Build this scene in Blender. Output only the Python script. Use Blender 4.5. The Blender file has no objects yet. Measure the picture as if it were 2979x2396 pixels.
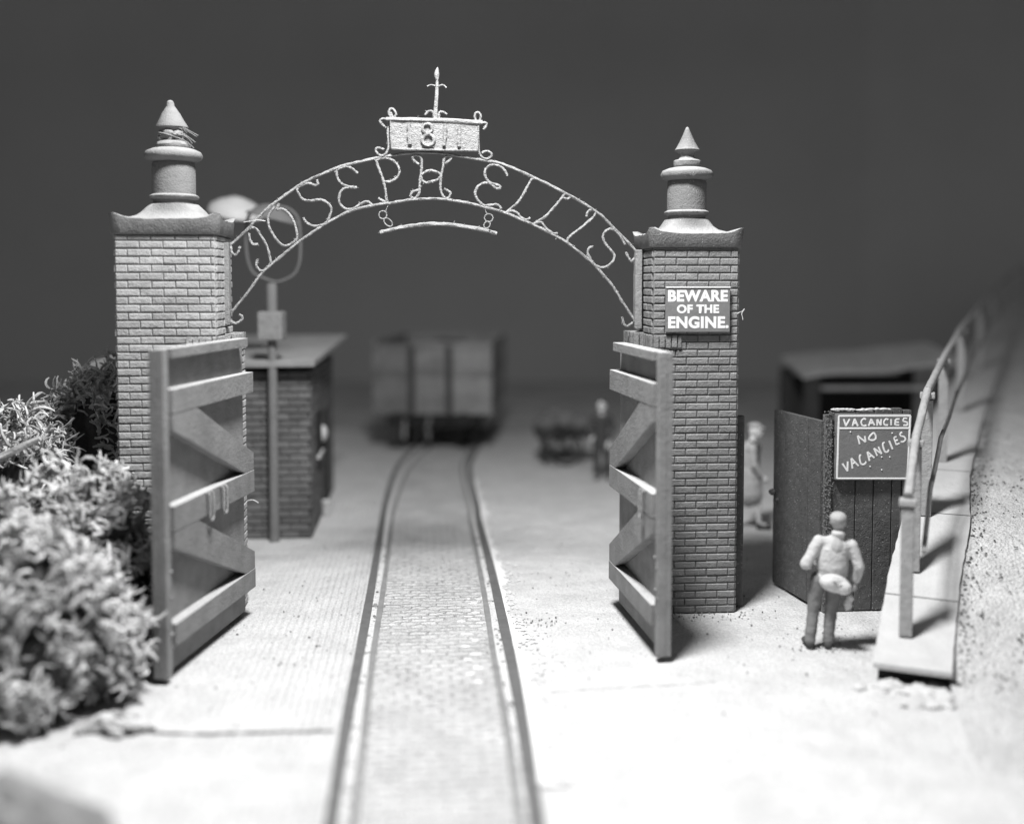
import bpy, bmesh, math, random
from mathutils import Vector, Matrix, noise
R = math.radians
sc = bpy.context.scene
C = sc.collection
random.seed(7)

# ------------------------------------------------------------------ camera
CAM_Z, PITCH, FPX, VX, VY = 4.54, R(3.0), 3109.0, 1489.5, 992.0   # photo pixels (2979 wide)
cd = bpy.data.cameras.new('camera'); cam = bpy.data.objects.new('camera', cd); C.objects.link(cam)
cam.location = (0, 0, CAM_Z); cam.rotation_euler = (R(90) - PITCH, 0, 0)
cd.sensor_width = 36.0; cd.lens = 36.0 * FPX / 2979.0
cd.shift_y = -(1198 - VY) / 2979.0
cd.clip_start = 0.1; cd.clip_end = 300
cd.dof.use_dof = True; cd.dof.focus_distance = 14.9; cd.dof.aperture_fstop = 0.118; cd.dof.aperture_blades = 0
sc.camera = cam

# ------------------------------------------------------------------ light
w = bpy.data.worlds.new('World'); sc.world = w; w.use_nodes = True
bg = w.node_tree.nodes['Background']; bg.inputs[0].default_value = (1, 1, 1, 1); bg.inputs[1].default_value = 0.115
ld = bpy.data.lights.new('photo_lamp', 'AREA'); ld.shape = 'DISK'; ld.size = 2.5; ld.energy = 3350; ld.color = (1, 1, 1)
lamp = bpy.data.objects.new('photo_lamp', ld); C.objects.link(lamp)
lamp.location = (-0.4, 10.3, 13.5)
lamp.rotation_euler = (Vector((0.2, 10.9, 0.0)) - lamp.location).to_track_quat('-Z', 'Y').to_euler()
sc.cycles.diffuse_bounces = 1
sc.view_settings.view_transform = 'Standard'; sc.view_settings.look = 'None'
sc.view_settings.exposure = 0.0; sc.view_settings.gamma = 1.0; sc.view_settings.use_curve_mapping = False

# ------------------------------------------------------------------ photo geometry -> metres
def ray(sx, sy):
    dx, dy = (sx - VX) / FPX, -(sy - VY) / FPX
    c, s = math.cos(PITCH), math.sin(PITCH)
    return Vector((dx, c + s * dy, -s + c * dy))
def ground(sx, sy, z=0.0):
    r = ray(sx, sy); t = (z - CAM_Z) / r.z
    return Vector((r.x * t, r.y * t, z))
def at_y(sx, sy, Y):
    r = ray(sx, sy); t = Y / r.y
    return Vector((r.x * t, Y, CAM_Z + r.z * t))
D = 2979.0 / 2156.0                     # overview pixels -> photo pixels
YAW = math.atan(0.083); GO = Vector((0, 14.40, 0))
GX = Vector((math.cos(YAW), math.sin(YAW), 0)); GY = Vector((-math.sin(YAW), math.cos(YAW), 0))
def gworld(lx, ly, z=0.0): return GO + GX * lx + GY * ly + Vector((0, 0, z))
def on_gate(sx, sy, ly):
    """photo pixel -> (x, z) in the gateway's own plane at depth ly"""
    r = ray(sx, sy); o = Vector((0, 0, CAM_Z)); p0 = gworld(0, ly)
    t = (p0 - o).dot(GY) / r.dot(GY); p = o + r * t
    return ((p - GO).dot(GX), p.z)
def glocal(p):
    d = Vector((p.x, p.y, 0)) - GO
    return d.dot(GX), d.dot(GY)

# ------------------------------------------------------------------ materials
def mat(name, v, var=0.15, scale=6.0, bump=0.3, bscale=40.0, rough=0.9, island=0.0, speck=0.0, sscale=45.0, fine=0.12, bdist=0.02, metal=0.0, dust=0.0):
    m = bpy.data.materials.new(name); m.use_nodes = True
    nt = m.node_tree; N, L = nt.nodes, nt.links
    b = N['Principled BSDF']; b.inputs['Roughness'].default_value = rough; b.inputs['Metallic'].default_value = metal
    b.inputs['Specular IOR Level'].default_value = 0.25
    tc = N.new('ShaderNodeTexCoord')
    def nz(s, det=4):
        n = N.new('ShaderNodeTexNoise'); n.inputs['Scale'].default_value = s; n.inputs['Detail'].default_value = det
        L.new(tc.outputs['Object'], n.inputs['Vector']); return n.outputs['Fac']
    def mth(op, a, c):
        n = N.new('ShaderNodeMath'); n.operation = op
        for i, x in enumerate((a, c)):
            if isinstance(x, (int, float)): n.inputs[i].default_value = x
            else: L.new(x, n.inputs[i])
        return n.outputs[0]
    f = mth('MULTIPLY_ADD', nz(scale), 2 * var * 1.6); f.node.inputs[2].default_value = 1 - var * 1.6
    f2 = mth('MULTIPLY_ADD', nz(bscale * 1.7, 2), 2 * fine * 1.6); f2.node.inputs[2].default_value = 1 - fine * 1.6
    f = mth('MULTIPLY', f, f2)
    if island:
        g = N.new('ShaderNodeNewGeometry')
        i = mth('MULTIPLY_ADD', g.outputs['Random Per Island'], 2 * island); i.node.inputs[2].default_value = 1 - island
        f = mth('MULTIPLY', f, i)
    val = mth('MULTIPLY', f, v)
    if speck:
        vo = N.new('ShaderNodeTexVoronoi'); vo.inputs['Scale'].default_value = sscale
        L.new(tc.outputs['Object'], vo.inputs['Vector'])
        a = mth('LESS_THAN', vo.outputs['Distance'], 0.16)
        sep = N.new('ShaderNodeSeparateColor'); L.new(vo.outputs['Color'], sep.inputs[0])
        a = mth('MULTIPLY', a, mth('LESS_THAN', sep.outputs[0], speck))
        val = mth('MAXIMUM', val, mth('MULTIPLY', a, 0.7))
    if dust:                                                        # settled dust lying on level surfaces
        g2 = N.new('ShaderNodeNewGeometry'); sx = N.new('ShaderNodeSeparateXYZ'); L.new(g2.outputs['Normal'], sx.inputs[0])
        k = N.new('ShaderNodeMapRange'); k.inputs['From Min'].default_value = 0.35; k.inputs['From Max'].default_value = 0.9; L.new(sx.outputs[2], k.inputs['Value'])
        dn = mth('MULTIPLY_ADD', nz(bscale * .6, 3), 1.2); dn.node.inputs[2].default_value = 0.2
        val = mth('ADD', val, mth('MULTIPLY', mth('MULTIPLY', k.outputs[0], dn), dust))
    cmb = N.new('ShaderNodeCombineColor')
    for i in range(3): L.new(val, cmb.inputs[i])
    L.new(cmb.outputs[0], b.inputs['Base Color'])
    if bump:
        bp = N.new('ShaderNodeBump'); bp.inputs['Strength'].default_value = bump; bp.inputs['Distance'].default_value = bdist
        h = mth('ADD', nz(bscale, 3), mth('MULTIPLY', nz(bscale * 0.25, 3), 1.5))
        L.new(h, bp.inputs['Height']); L.new(bp.outputs[0], b.inputs['Normal'])
    m['_hub'] = 1
    return m
M = {}
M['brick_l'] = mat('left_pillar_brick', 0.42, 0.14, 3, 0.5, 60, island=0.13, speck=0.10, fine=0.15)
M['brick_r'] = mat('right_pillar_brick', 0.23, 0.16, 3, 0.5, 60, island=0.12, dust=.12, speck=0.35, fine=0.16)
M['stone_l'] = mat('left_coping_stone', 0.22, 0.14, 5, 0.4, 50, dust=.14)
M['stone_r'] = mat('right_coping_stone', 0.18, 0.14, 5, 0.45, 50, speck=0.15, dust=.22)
M['iron'] = mat('dusty_iron', 0.37, 0.2, 12, 0.9, 90, fine=0.25)
M['plate'] = mat('mounting_plate_iron', 0.28, 0.2, 8, 0.6, 70)
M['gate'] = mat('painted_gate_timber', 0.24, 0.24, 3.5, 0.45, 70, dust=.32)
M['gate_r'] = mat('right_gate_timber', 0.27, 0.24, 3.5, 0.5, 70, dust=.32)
M['sign'] = mat('sign_grey_enamel', 0.20, 0.08, 6, 0.25, 80)
M['white'] = mat('white_paint', 0.88, 0.05, 20, 0.1, 80)
M['fence'] = mat('dark_fence_timber', 0.105, 0.25, 9, 0.5, 50, speck=0.22, sscale=38, fine=0.3)
M['grit'] = mat('gritty_mortar', 0.16, 0.3, 30, 1.0, 30, speck=0.8, sscale=40, fine=0.3)
M['post'] = mat('railing_timber', 0.38, 0.2, 10, 0.5, 60)
M['coping'] = mat('ramp_coping_stone', 0.58, 0.1, 4, 0.5, 60, fine=0.16)
M['dark'] = mat('dark_timber', 0.05, 0.3, 8, 0.4, 40)
M['rail'] = mat('rusty_rail', 0.14, 0.2, 8, 0.4, 60, rough=0.6)
M['grout'] = mat('groove_ballast', 0.62, 0.25, 25, 1.0, 25, fine=0.3)
M['plaster'] = mat('white_plaster', 0.84, 0.10, 8, 0.8, 30)
M['hutwall'] = mat('hut_block_wall', 0.15, 0.2, 4, 0.6, 25, island=0.22)
M['roof'] = mat('hut_roof_felt', 0.28, 0.2, 2.5, 0.3, 25)
M['pole'] = mat('lamp_post_grey', 0.20, 0.12, 6, 0.2, 60)
M['hoop'] = mat('lamp_hoop_grey', 0.15, 0.1, 6, 0.2, 60)
M['enamel'] = mat('white_enamel', 0.62, 0.05, 6, 0.0, 40, rough=0.5)
M['wagon'] = mat('weathered_wagon_planks', 0.30, 0.25, 3, 0.5, 30, island=0.15)
M['under'] = mat('wagon_black_iron', 0.03, 0.2, 6, 0.2, 30)
M['shed'] = mat('shed_grey_board', 0.36, 0.2, 3, 0.3, 30)
M['bush'] = mat('dried_lichen', 0.58, 0.3, 6, 0.3, 40, island=0.35)
M['bush_near'] = mat('pale_lichen', 0.62, 0.3, 3, 0.3, 40, island=0.3)
M['shade_core'] = mat('gap_shade', 0.09, 0.3, 8, 0.8, 20)  # shade between the strands, painted as a dark inner core
M['coat'] = mat('pale_jacket', 0.56, 0.12, 8, 0.4, 40)
M['long_coat'] = mat('long_coat_cloth', 0.48, .15, 8, .4, 40)
M['trouser'] = mat('grey_trousers', 0.21, 0.2, 10, 0.4, 40)
M['skin'] = mat('painted_skin', 0.42, 0.1, 12, 0.2, 40)
M['paleskin'] = mat('pale_skin', 0.75, 0.06, 12, 0.1, 40)
M['cap'] = mat('grey_cap', 0.40, 0.15, 12, 0.4, 40)
M['cloth_dark'] = mat('dark_suit', 0.07, 0.3, 6, 0.3, 40)
M['bag'] = mat('canvas_bag', 0.64, 0.08, 14, 0.4, 40)
M['crumb'] = mat('grit_crumb', 0.45, 0.3, 3, 0.3, 40, island=0.7)
M['clod'] = mat('dark_clod', 0.16, 0.3, 6, 0.6, 40, island=0.5)
M['thread'] = mat('stray_fibre', 0.75, 0.1, 6, 0, 40)
M['seam'] = mat('dark_joint', 0.16, 0.3, 3, 0.2, 40)  # dark colour of the road crack and coping joints

# ------------------------------------------------------------------ mesh helpers
class MB:
    def __init__(s): s.v = []; s.f = []
    def add(s, vs, fs):
        o = len(s.v); s.v += [Vector(x) for x in vs]; s.f += [tuple(i + o for i in f) for f in fs]; return s
    def box(s, c, d, M3=None, taper=1.0):
        x, y, z = d[0] / 2, d[1] / 2, d[2] / 2
        vs = []
        for k, t in ((-z, 1.0), (z, taper)):
            for a, b in ((-x, -y), (x, -y), (x, y), (-x, y)): vs.append(Vector((a * t, b * t, k)))
        if M3: vs = [M3 @ q for q in vs]
        c = Vector(c)
        return s.add([q + c for q in vs], [(3, 2, 1, 0), (4, 5, 6, 7), (0, 1, 5, 4), (1, 2, 6, 5), (2, 3, 7, 6), (3, 0, 4, 7)])
    def bar(s, a, b, wd, ht, up=(0, 0, 1)):
        a, b = Vector(a), Vector(b); d = b - a; x = d.normalized(); u = Vector(up)
        y = u.cross(x).normalized(); z = x.cross(y)
        m3 = Matrix((x, y, z)).transposed()
        return s.box((a + b) / 2, (d.length, wd, ht), m3)
    def tube(s, pts, r, n=7, closed=False, jit=0.0, taper=None):
        pts = [Vector(p) for p in pts]; m = len(pts); rings = []
        ref = None
        for i, p in enumerate(pts):
            if closed: t = (pts[(i + 1) % m] - pts[i - 1]).normalized()
            else: t = (pts[min(i + 1, m - 1)] - pts[max(i - 1, 0)]).normalized()
            if ref is None:
                ref = Vector((0, 1, 0)) if abs(t.y) < 0.9 else Vector((0, 0, 1))
            a = (ref - t * ref.dot(t)).normalized(); ref = a; b = t.cross(a)
            rr = r[i] if isinstance(r, (list, tuple)) else r
            if taper: rr *= 1 - (1 - taper) * i / (m - 1)
            rings.append([p + (a * math.cos(6.28318 * k / n) + b * math.sin(6.28318 * k / n)) * rr * (1 + random.uniform(-jit, jit)) for k in range(n)])
        vs = [q for g in rings for q in g]; fs = []
        for i in range(m if closed else m - 1):
            j = (i + 1) % m
            for k in range(n):
                fs.append((i * n + k, i * n + (k + 1) % n, j * n + (k + 1) % n, j * n + k))
        if not closed: fs += [tuple(range(n))[::-1], tuple((m - 1) * n + k for k in range(n))]
        return s.add(vs, fs)
    def lathe(s, prof, n=40, c=(0, 0, 0), jit=0.0):
        c = Vector(c); vs = []; fs = []
        for r, z in prof:
            for k in range(n):
                a = 6.28318 * k / n; q = r * (1 + random.uniform(-jit, jit))
                vs.append(c + Vector((q * math.cos(a), q * math.sin(a), z)))
        for i in range(len(prof) - 1):
            for k in range(n):
                fs.append((i * n + k, i * n + (k + 1) % n, (i + 1) * n + (k + 1) % n, (i + 1) * n + k))
        fs += [tuple(range(n))[::-1], tuple((len(prof) - 1) * n + k for k in range(n))]
        return s.add(vs, fs)
    def ell(s, c, r, n=14, M3=None, lump=0.0, seed=0):
        c = Vector(c); r = r if isinstance(r, (tuple, list)) else (r, r, r)
        vs = []; fs = []; h = n // 2 + 1
        for i in range(h + 1):
            th = math.pi * i / h
            for k in range(n):
                a = 6.28318 * k / n
                q = Vector((math.sin(th) * math.cos(a), math.sin(th) * math.sin(a), math.cos(th)))
                if lump: q *= 1 + lump * noise.noise(q * 2.2 + Vector((seed * 3.1, 0, 0)))
                q = Vector((q.x * r[0], q.y * r[1], q.z * r[2]))
                vs.append(c + (M3 @ q if M3 else q))
        for i in range(h):
            for k in range(n): fs.append((i * n + k, (i + 1) * n + k, (i + 1) * n + (k + 1) % n, i * n + (k + 1) % n))
        return s.add(vs, fs)
    def cap(s, a, b, ra, rb, n=12):
        a, b = Vector(a), Vector(b); d = (b - a); L = d.length; t = d / L if L else Vector((0, 0, 1))
        pts = []; rs = []
        for k in range(4): q = R(90 * k / 4); pts.append(a - t * ra * math.cos(q)); rs.append(max(ra * math.sin(q), 0.0015))
        pts.append(a); rs.append(ra); pts.append(b); rs.append(rb)
        for k in range(1, 5): q = R(90 * k / 4); pts.append(b + t * rb * math.sin(q)); rs.append(max(rb * math.cos(q), 0.0015))
        return s.tube(pts, rs, n)
    def prism(s, poly, y0, y1):
        """2-D outline in x,z given thickness along y"""
        n = len(poly); vs = [Vector((p[0], y0, p[1])) for p in poly] + [Vector((p[0], y1, p[1])) for p in poly]
        fs = [tuple(range(n)), tuple(range(n, 2 * n))[::-1]] + [(i, i + n, (i + 1) % n + n, (i + 1) % n) for i in range(n)]
        return s.add(vs, fs)
    def build(s, name, m, parent=None, smooth=False, bevel=0.0):
        me = bpy.data.meshes.new(name); me.from_pydata([tuple(v) for v in s.v], [], s.f); me.update()
        bm = bmesh.new(); bm.from_mesh(me)
        bmesh.ops.remove_doubles(bm, verts=bm.verts, dist=1e-6)
        bmesh.ops.recalc_face_normals(bm, faces=bm.faces)
        if bevel:
            es = [e for e in bm.edges if len(e.link_faces) == 2 and e.calc_face_angle(0) > 0.6]
            bmesh.ops.bevel(bm, geom=es, offset=bevel, segments=2, affect='EDGES', profile=0.6)
        bm.to_mesh(me); bm.free()
        if smooth:
            for p in me.polygons: p.use_smooth = True
            me.set_sharp_from_angle(angle=R(48))
        o = bpy.data.objects.new(name, me); C.objects.link(o)
        me.materials.append(m if not isinstance(m, str) else M[m])
        if parent: o.parent = parent
        return o
def spline(pts, n=6, closed=False):
    pts = [Vector(p) for p in pts]; m = len(pts); out = []
    for i in range(m if closed else m - 1):
        if closed: p0, p1, p2, p3 = pts[i - 1], pts[i], pts[(i + 1) % m], pts[(i + 2) % m]
        else: p0, p1, p2, p3 = pts[max(i - 1, 0)], pts[i], pts[i + 1], pts[min(i + 2, m - 1)]
        for k in range(n):
            t = k / n
            out.append(0.5 * ((2 * p1) + (p2 - p0) * t + (2 * p0 - 5 * p1 + 4 * p2 - p3) * t * t + (3 * p1 - p0 - 3 * p2 + p3) * t ** 3))
    if not closed: out.append(pts[-1])
    return out
def thing(name, label, cat, loc=(0, 0, 0), rz=0.0, group=None):
    o = bpy.data.objects.new(name, None); C.objects.link(o); o.location = loc; o.rotation_euler = (0, 0, rz)
    o.empty_display_size = 0.2
    return tag(o, label, cat, group)
def tag(o, label, cat, group=None):
    o['label'] = label; o['category'] = cat
    if group: o['group'] = group
    return o
def kind(o, k, label=None):
    o['kind'] = k
    if label: o['label'] = label
    return o
def crop(x0, y0, sc_, pts): return [(x0 + a / sc_, y0 + b / sc_) for a, b in pts]
def solid(shapes, name, m, parent, voxel=0.012, smooth=4, folds=0.0):
    """grow one continuous surface from overlapping limbs"""
    mb = MB()
    for fn in shapes: fn(mb)
    o = mb.build(name, m, None)
    rm = o.modifiers.new('r', 'REMESH'); rm.mode = 'VOXEL'; rm.voxel_size = voxel
    sm = o.modifiers.new('s', 'SMOOTH'); sm.factor = 0.5; sm.iterations = smooth
    dg = bpy.context.evaluated_depsgraph_get()
    me = bpy.data.meshes.new_from_object(o.evaluated_get(dg)); me.name = name
    for p in me.polygons: p.use_smooth = True
    bpy.data.objects.remove(o, do_unlink=True)
    o = bpy.data.objects.new(name, me); C.objects.link(o)
    if folds:
        nn = [v.normal.copy() for v in me.vertices]
        for v, n_ in zip(me.vertices, nn):
            c_ = v.co; h_ = noise.noise(Vector((c_.x * 7, c_.y * 7, c_.z * 11))) + .6 * noise.noise(Vector((c_.x * 16, c_.y * 16, c_.z * 22 + 5)))
            v.co = c_ + n_ * folds * h_
    me.materials.clear(); me.materials.append(M[m])
    if parent: o.parent = parent
    return o
def E(c, r, M3=None): return lambda mb: mb.ell(c, r, 16, M3)
def K(a, b, ra, rb): return lambda mb: mb.cap(a, b, ra, rb)

# ------------------------------------------------------------------ the setting
# ground: light sanded plaster, fine ribs running with the track left of it
def ground_material():
    m = mat('sanded_plaster_ground', 0.66, 0.14, 1.6, 0.0, 26, fine=0.30)
    N, L = m.node_tree.nodes, m.node_tree.links; b = N['Principled BSDF']
    tc = N.new('ShaderNodeTexCoord'); mp = N.new('ShaderNodeMapping'); mp.inputs['Rotation'].default_value = (0, 0, -YAW)
    L.new(tc.outputs['Object'], mp.inputs['Vector'])
    wv = N.new('ShaderNodeTexWave'); wv.inputs['Scale'].default_value = 3.4; wv.inputs['Distortion'].default_value = 1.2
    wv.inputs['Detail'].default_value = 2; wv.inputs['Detail Scale'].default_value = 1.5
    L.new(mp.outputs[0], wv.inputs['Vector'])
    sp = N.new('ShaderNodeSeparateXYZ'); L.new(mp.outputs[0], sp.inputs[0])
    mr = N.new('ShaderNodeMapRange'); mr.inputs['From Min'].default_value = -2.6; mr.inputs['From Max'].default_value = -0.8
    mr.inputs['To Min'].default_value = 0.0; mr.inputs['To Max'].default_value = 1.0
    L.new(sp.outputs[0], mr.inputs['Value'])
    lt = N.new('ShaderNodeMath'); lt.operation = 'LESS_THAN'; lt.inputs[1].default_value = 0.2; L.new(sp.outputs[0], lt.inputs[0])
    mu = N.new('ShaderNodeMath'); mu.operation = 'MULTIPLY'; L.new(mr.outputs[0], mu.inputs[0]); L.new(lt.outputs[0], mu.inputs[1])
    mw = N.new('ShaderNodeMath'); mw.operation = 'MULTIPLY'; L.new(mu.outputs[0], mw.inputs[0]); L.new(wv.outputs['Fac'], mw.inputs[1])
    nz = N.new('ShaderNodeTexNoise'); nz.inputs['Scale'].default_value = 34; nz.inputs['Detail'].default_value = 5; L.new(tc.outputs['Object'], nz.inputs['Vector'])
    n2 = N.new('ShaderNodeTexNoise'); n2.inputs['Scale'].default_value = 2.2; n2.inputs['Detail'].default_value = 4; L.new(tc.outputs['Object'], n2.inputs['Vector'])
    a1 = N.new('ShaderNodeMath'); a1.operation = 'MULTIPLY_ADD'; a1.inputs[1].default_value = 0.8
    L.new(mw.outputs[0], a1.inputs[0]); L.new(nz.outputs['Fac'], a1.inputs[2])
    a2 = N.new('ShaderNodeMath'); a2.operation = 'MULTIPLY_ADD'; a2.inputs[1].default_value = 3.0
    L.new(n2.outputs['Fac'], a2.inputs[0]); L.new(a1.outputs[0], a2.inputs[2])
    bp = N.new('ShaderNodeBump'); bp.inputs['Strength'].default_value = 0.9; bp.inputs['Distance'].default_value = 0.04
    L.new(a2.outputs[0], bp.inputs['Height']); L.new(bp.outputs[0], b.inputs['Normal'])
    return m
GM = ground_material()
g = MB(); nx, ny = 60, 50
for j in range(ny + 1):
    for i in range(nx + 1):
        x, y = -36 + 72 * i / nx, -4 + 54 * j / ny
        g.v.append(Vector((x, y, -0.012 + 0.012 * noise.noise(Vector((x * 0.5, y * 0.5, 0))))))
for j in range(ny):
    for i in range(nx):
        a = j * (nx + 1) + i; g.f.append((a, a + 1, a + nx + 2, a + nx + 1))
kind(g.build('ground', GM, smooth=True), 'structure')

a_ = MB(); nx_ = 60
for i in range(nx_ + 1):
    x = -36 + 72 * i / nx_; e = 33.0 + 2.6 * noise.noise(Vector((x * .22, 3, 0)))
    for k, (yy, zz) in enumerate(((e, -.006), (e + .6, .010), (50, .012))): a_.v.append(Vector((x, yy, zz)))
for i in range(nx_):
    for k in range(2): q = i * 3 + k; a_.f.append((q, q + 3, q + 4, q + 1))
kind(a_.build('falloff_ground', mat('painted_falloff', .44, .3, .6, .6, 12), smooth=True), 'structure')  # light dying away towards the back, painted as a darker sheet

# backdrop boards behind everything
bd = MB()
bd.box((-18.4, 50.0, 14), (45, 0.3, 36)).box((10.2, 50.02, 14), (12.2, 0.3, 36)).box((28.3, 50.0, 14), (24, 0.3, 36))
kind(bd.build('backdrop', mat('dark_backdrop_board', 0.46, 0.05, 0.25, 0.1, 8, fine=0.04, island=0.05)), 'structure')

# ------------------------------------------------------------------ track in the roadway
S3 = 2156 / 750.0; S8 = 2156 / 1650.0; S6 = 2156 / 1170.0
lo = crop(680, 950, S6, [(930, 690), (872, 770), (842, 850), (815, 950)]) + crop(900, 1500, S3, [(618, 0), (556, 400), (487, 800), (415, 1200)]) + crop(250, 1900, S8, [(985, 300), (935, 640)])
ro = crop(680, 950, S6, [(1265, 690), (1262, 790), (1285, 900), (1312, 1000)]) + crop(900, 1500, S3, [(1398, 0), (1510, 400), (1595, 800), (1686, 1200)]) + crop(250, 1900, S8, [(1665, 300), (1712, 640)])
li = crop(680, 950, S6, [(985, 700), (930, 770), (896, 850), (866, 950)]) + crop(900, 1500, S3, [(690, 0), (652, 400), (592, 800), (525, 1200)]) + crop(250, 1900, S8, [(1060, 300), (1016, 640)])
ri = crop(680, 950, S6, [(1228, 700), (1225, 790), (1246, 900), (1270, 1000)]) + crop(900, 1500, S3, [(1332, 0), (1415, 400), (1487, 800), (1540, 1200)]) + crop(250, 1900, S8, [(1606, 300), (1648, 640)])
def gpath(px):
    p = [ground(*q) for q in px]
    p.sort(key=lambda q: q.y)
    e0 = p[0] + (p[0] - p[1]).normalized() * 3.0
    e1 = p[-1] + Vector((0.09, 1, 0)).normalized() * 7.0
    p = spline([e0] + p + [e1], 8)
    for _ in range(30):
        p = [p[0]] + [(p[i - 1] + p[i] * 2 + p[i + 1]) / 4 for i in range(1, len(p) - 1)] + [p[-1]]
    return p
def strip(path, wd, z0, z1, wob=0.0):
    mb = MB(); vs = []; m = len(path)
    for i, p in enumerate(path):
        t = (path[min(i + 1, m - 1)] - path[max(i - 1, 0)]).normalized(); n = Vector((t.y, -t.x, 0))
        q = wd / 2 + random.uniform(-wob, wob)
        for dx, z in ((-q, z0), (-q, z1), (q, z1), (q, z0)): vs.append(p + n * dx + Vector((0, 0, z)))
    fs = []
    for i in range(m - 1):
        for k in range(3): fs.append((i * 4 + k, i * 4 + k + 1, i * 4 + 5 + k, i * 4 + 4 + k))
    fs += [(0, 1, 2, 3), tuple(4 * (m - 1) + k for k in (3, 2, 1, 0))]
    return mb.add(vs, fs)
PL, PR, QL, QR = gpath(lo), gpath(ro), gpath(li), gpath(ri)
tag(strip(PL, 0.115, -0.02, 0.045, 0.002).build('rail', 'rail'), 'thicker dark rail on the outer left side of the cobbled track', 'rail', 'rails of the track')
tag(strip(PR, 0.125, -0.02, 0.05, 0.002).build('rail', 'rail'), 'thicker dark rail on the outer right side, beside the white plaster smears', 'rail', 'rails of the track')
M['check'] = mat('worn_check_rail', 0.24, 0.2, 6, 0.4, 50)
tag(strip(QL, 0.075, -0.02, 0.03, 0.004).build('check_rail', 'check'), 'thin worn check rail just inside the left running rail', 'rail', 'check rails inside the track')
tag(strip(QR, 0.075, -0.02, 0.03, 0.004).build('check_rail', 'check'), 'thin worn check rail just inside the right running rail', 'rail', 'check rails inside the track')
def between(A, B, t0, t1, z, n=80, nt=2):
    def atY(P, y):
        for i in range(len(P) - 1):
            if P[i].y <= y <= P[i + 1].y:
                t = (y - P[i].y) / max(P[i + 1].y - P[i].y, 1e-6); return P[i].lerp(P[i + 1], t)
        return P[0] if y < P[0].y else P[-1]
    mb = MB(); y0, y1 = 6.5, 36.0
    for i in range(n + 1):
        y = y0 + (y1 - y0) * i / n; a, b = atY(A, y), atY(B, y)
        for k in range(nt):
            q = a.lerp(b, t0 + (t1 - t0) * k / (nt - 1)); mb.v.append(Vector((q.x, y, z)))
    for i in range(n):
        for k in range(nt - 1):
            a = i * nt + k; mb.f.append((a, a + 1, a + nt + 1, a + nt))
    return mb
kind(between(PL, QL, 0.05, 0.95, 0.012).build('flangeway', 'grout'), 'structure')
kind(between(QR, PR, 0.05, 0.95, 0.012).build('flangeway', 'grout'), 'structure')
def cobble_material():
    m = mat('worn_setts', 0.76, 0.18, 1.5, 0.0, 26, fine=0.28)
    N, L = m.node_tree.nodes, m.node_tree.links; b = N['Principled BSDF']
    tc = N.new('ShaderNodeTexCoord'); mp = N.new('ShaderNodeMapping'); mp.inputs['Rotation'].default_value = (0, 0, -YAW)
    L.new(tc.outputs['Object'], mp.inputs['Vector'])
    nd = N.new('ShaderNodeTexNoise'); nd.inputs['Scale'].default_value = 4.5; L.new(mp.outputs[0], nd.inputs['Vector'])
    vm = N.new('ShaderNodeVectorMath'); vm.operation = 'MULTIPLY_ADD'; vm.inputs[1].default_value = (0.16, 0.16, 0); L.new(nd.outputs['Color'], vm.inputs[0]); L.new(mp.outputs[0], vm.inputs[2])
    bt = N.new('ShaderNodeTexBrick'); bt.inputs['Scale'].default_value = 1.0; bt.inputs['Brick Width'].default_value = 0.25; bt.inputs['Row Height'].default_value = 0.135
    bt.inputs['Mortar Size'].default_value = 0.034; bt.inputs['Mortar Smooth'].default_value = 1.0
    bt.inputs['Color1'].default_value = (1, 1, 1, 1); bt.inputs['Color2'].default_value = (0.62, 0.62, 0.62, 1); bt.inputs['Mortar'].default_value = (0.45, 0.45, 0.45, 1)
    L.new(vm.outputs[0], bt.inputs['Vector'])
    nz = N.new('ShaderNodeTexNoise'); nz.inputs['Scale'].default_value = 30; L.new(tc.outputs['Object'], nz.inputs['Vector'])
    ad = N.new('ShaderNodeMath'); ad.operation = 'MULTIPLY_ADD'; ad.inputs[1].default_value = 0.9; L.new(nz.outputs['Fac'], ad.inputs[0])
    sc_ = N.new('ShaderNodeSeparateColor'); L.new(bt.outputs['Color'], sc_.inputs[0]); L.new(sc_.outputs[0], ad.inputs[2])
    bp = N.new('ShaderNodeBump'); bp.inputs['Strength'].default_value = 1.0; bp.inputs['Distance'].default_value = 0.085
    L.new(ad.outputs[0], bp.inputs['Height']); L.new(bp.outputs[0], b.inputs['Normal'])
    src = b.inputs['Base Color'].links[0].from_socket
    mx = N.new('ShaderNodeMix'); mx.data_type = 'RGBA'; mx.blend_type = 'MULTIPLY'; mx.inputs[0].default_value = 0.46
    L.new(src, mx.inputs[6]); L.new(bt.outputs['Color'], mx.inputs[7]); L.new(mx.outputs[2], b.inputs['Base Color'])
    return m
kind(between(QL, QR, 0.02, 0.98, 0.016, 120, 8).build('cobbles', cobble_material()), 'structure')

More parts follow.
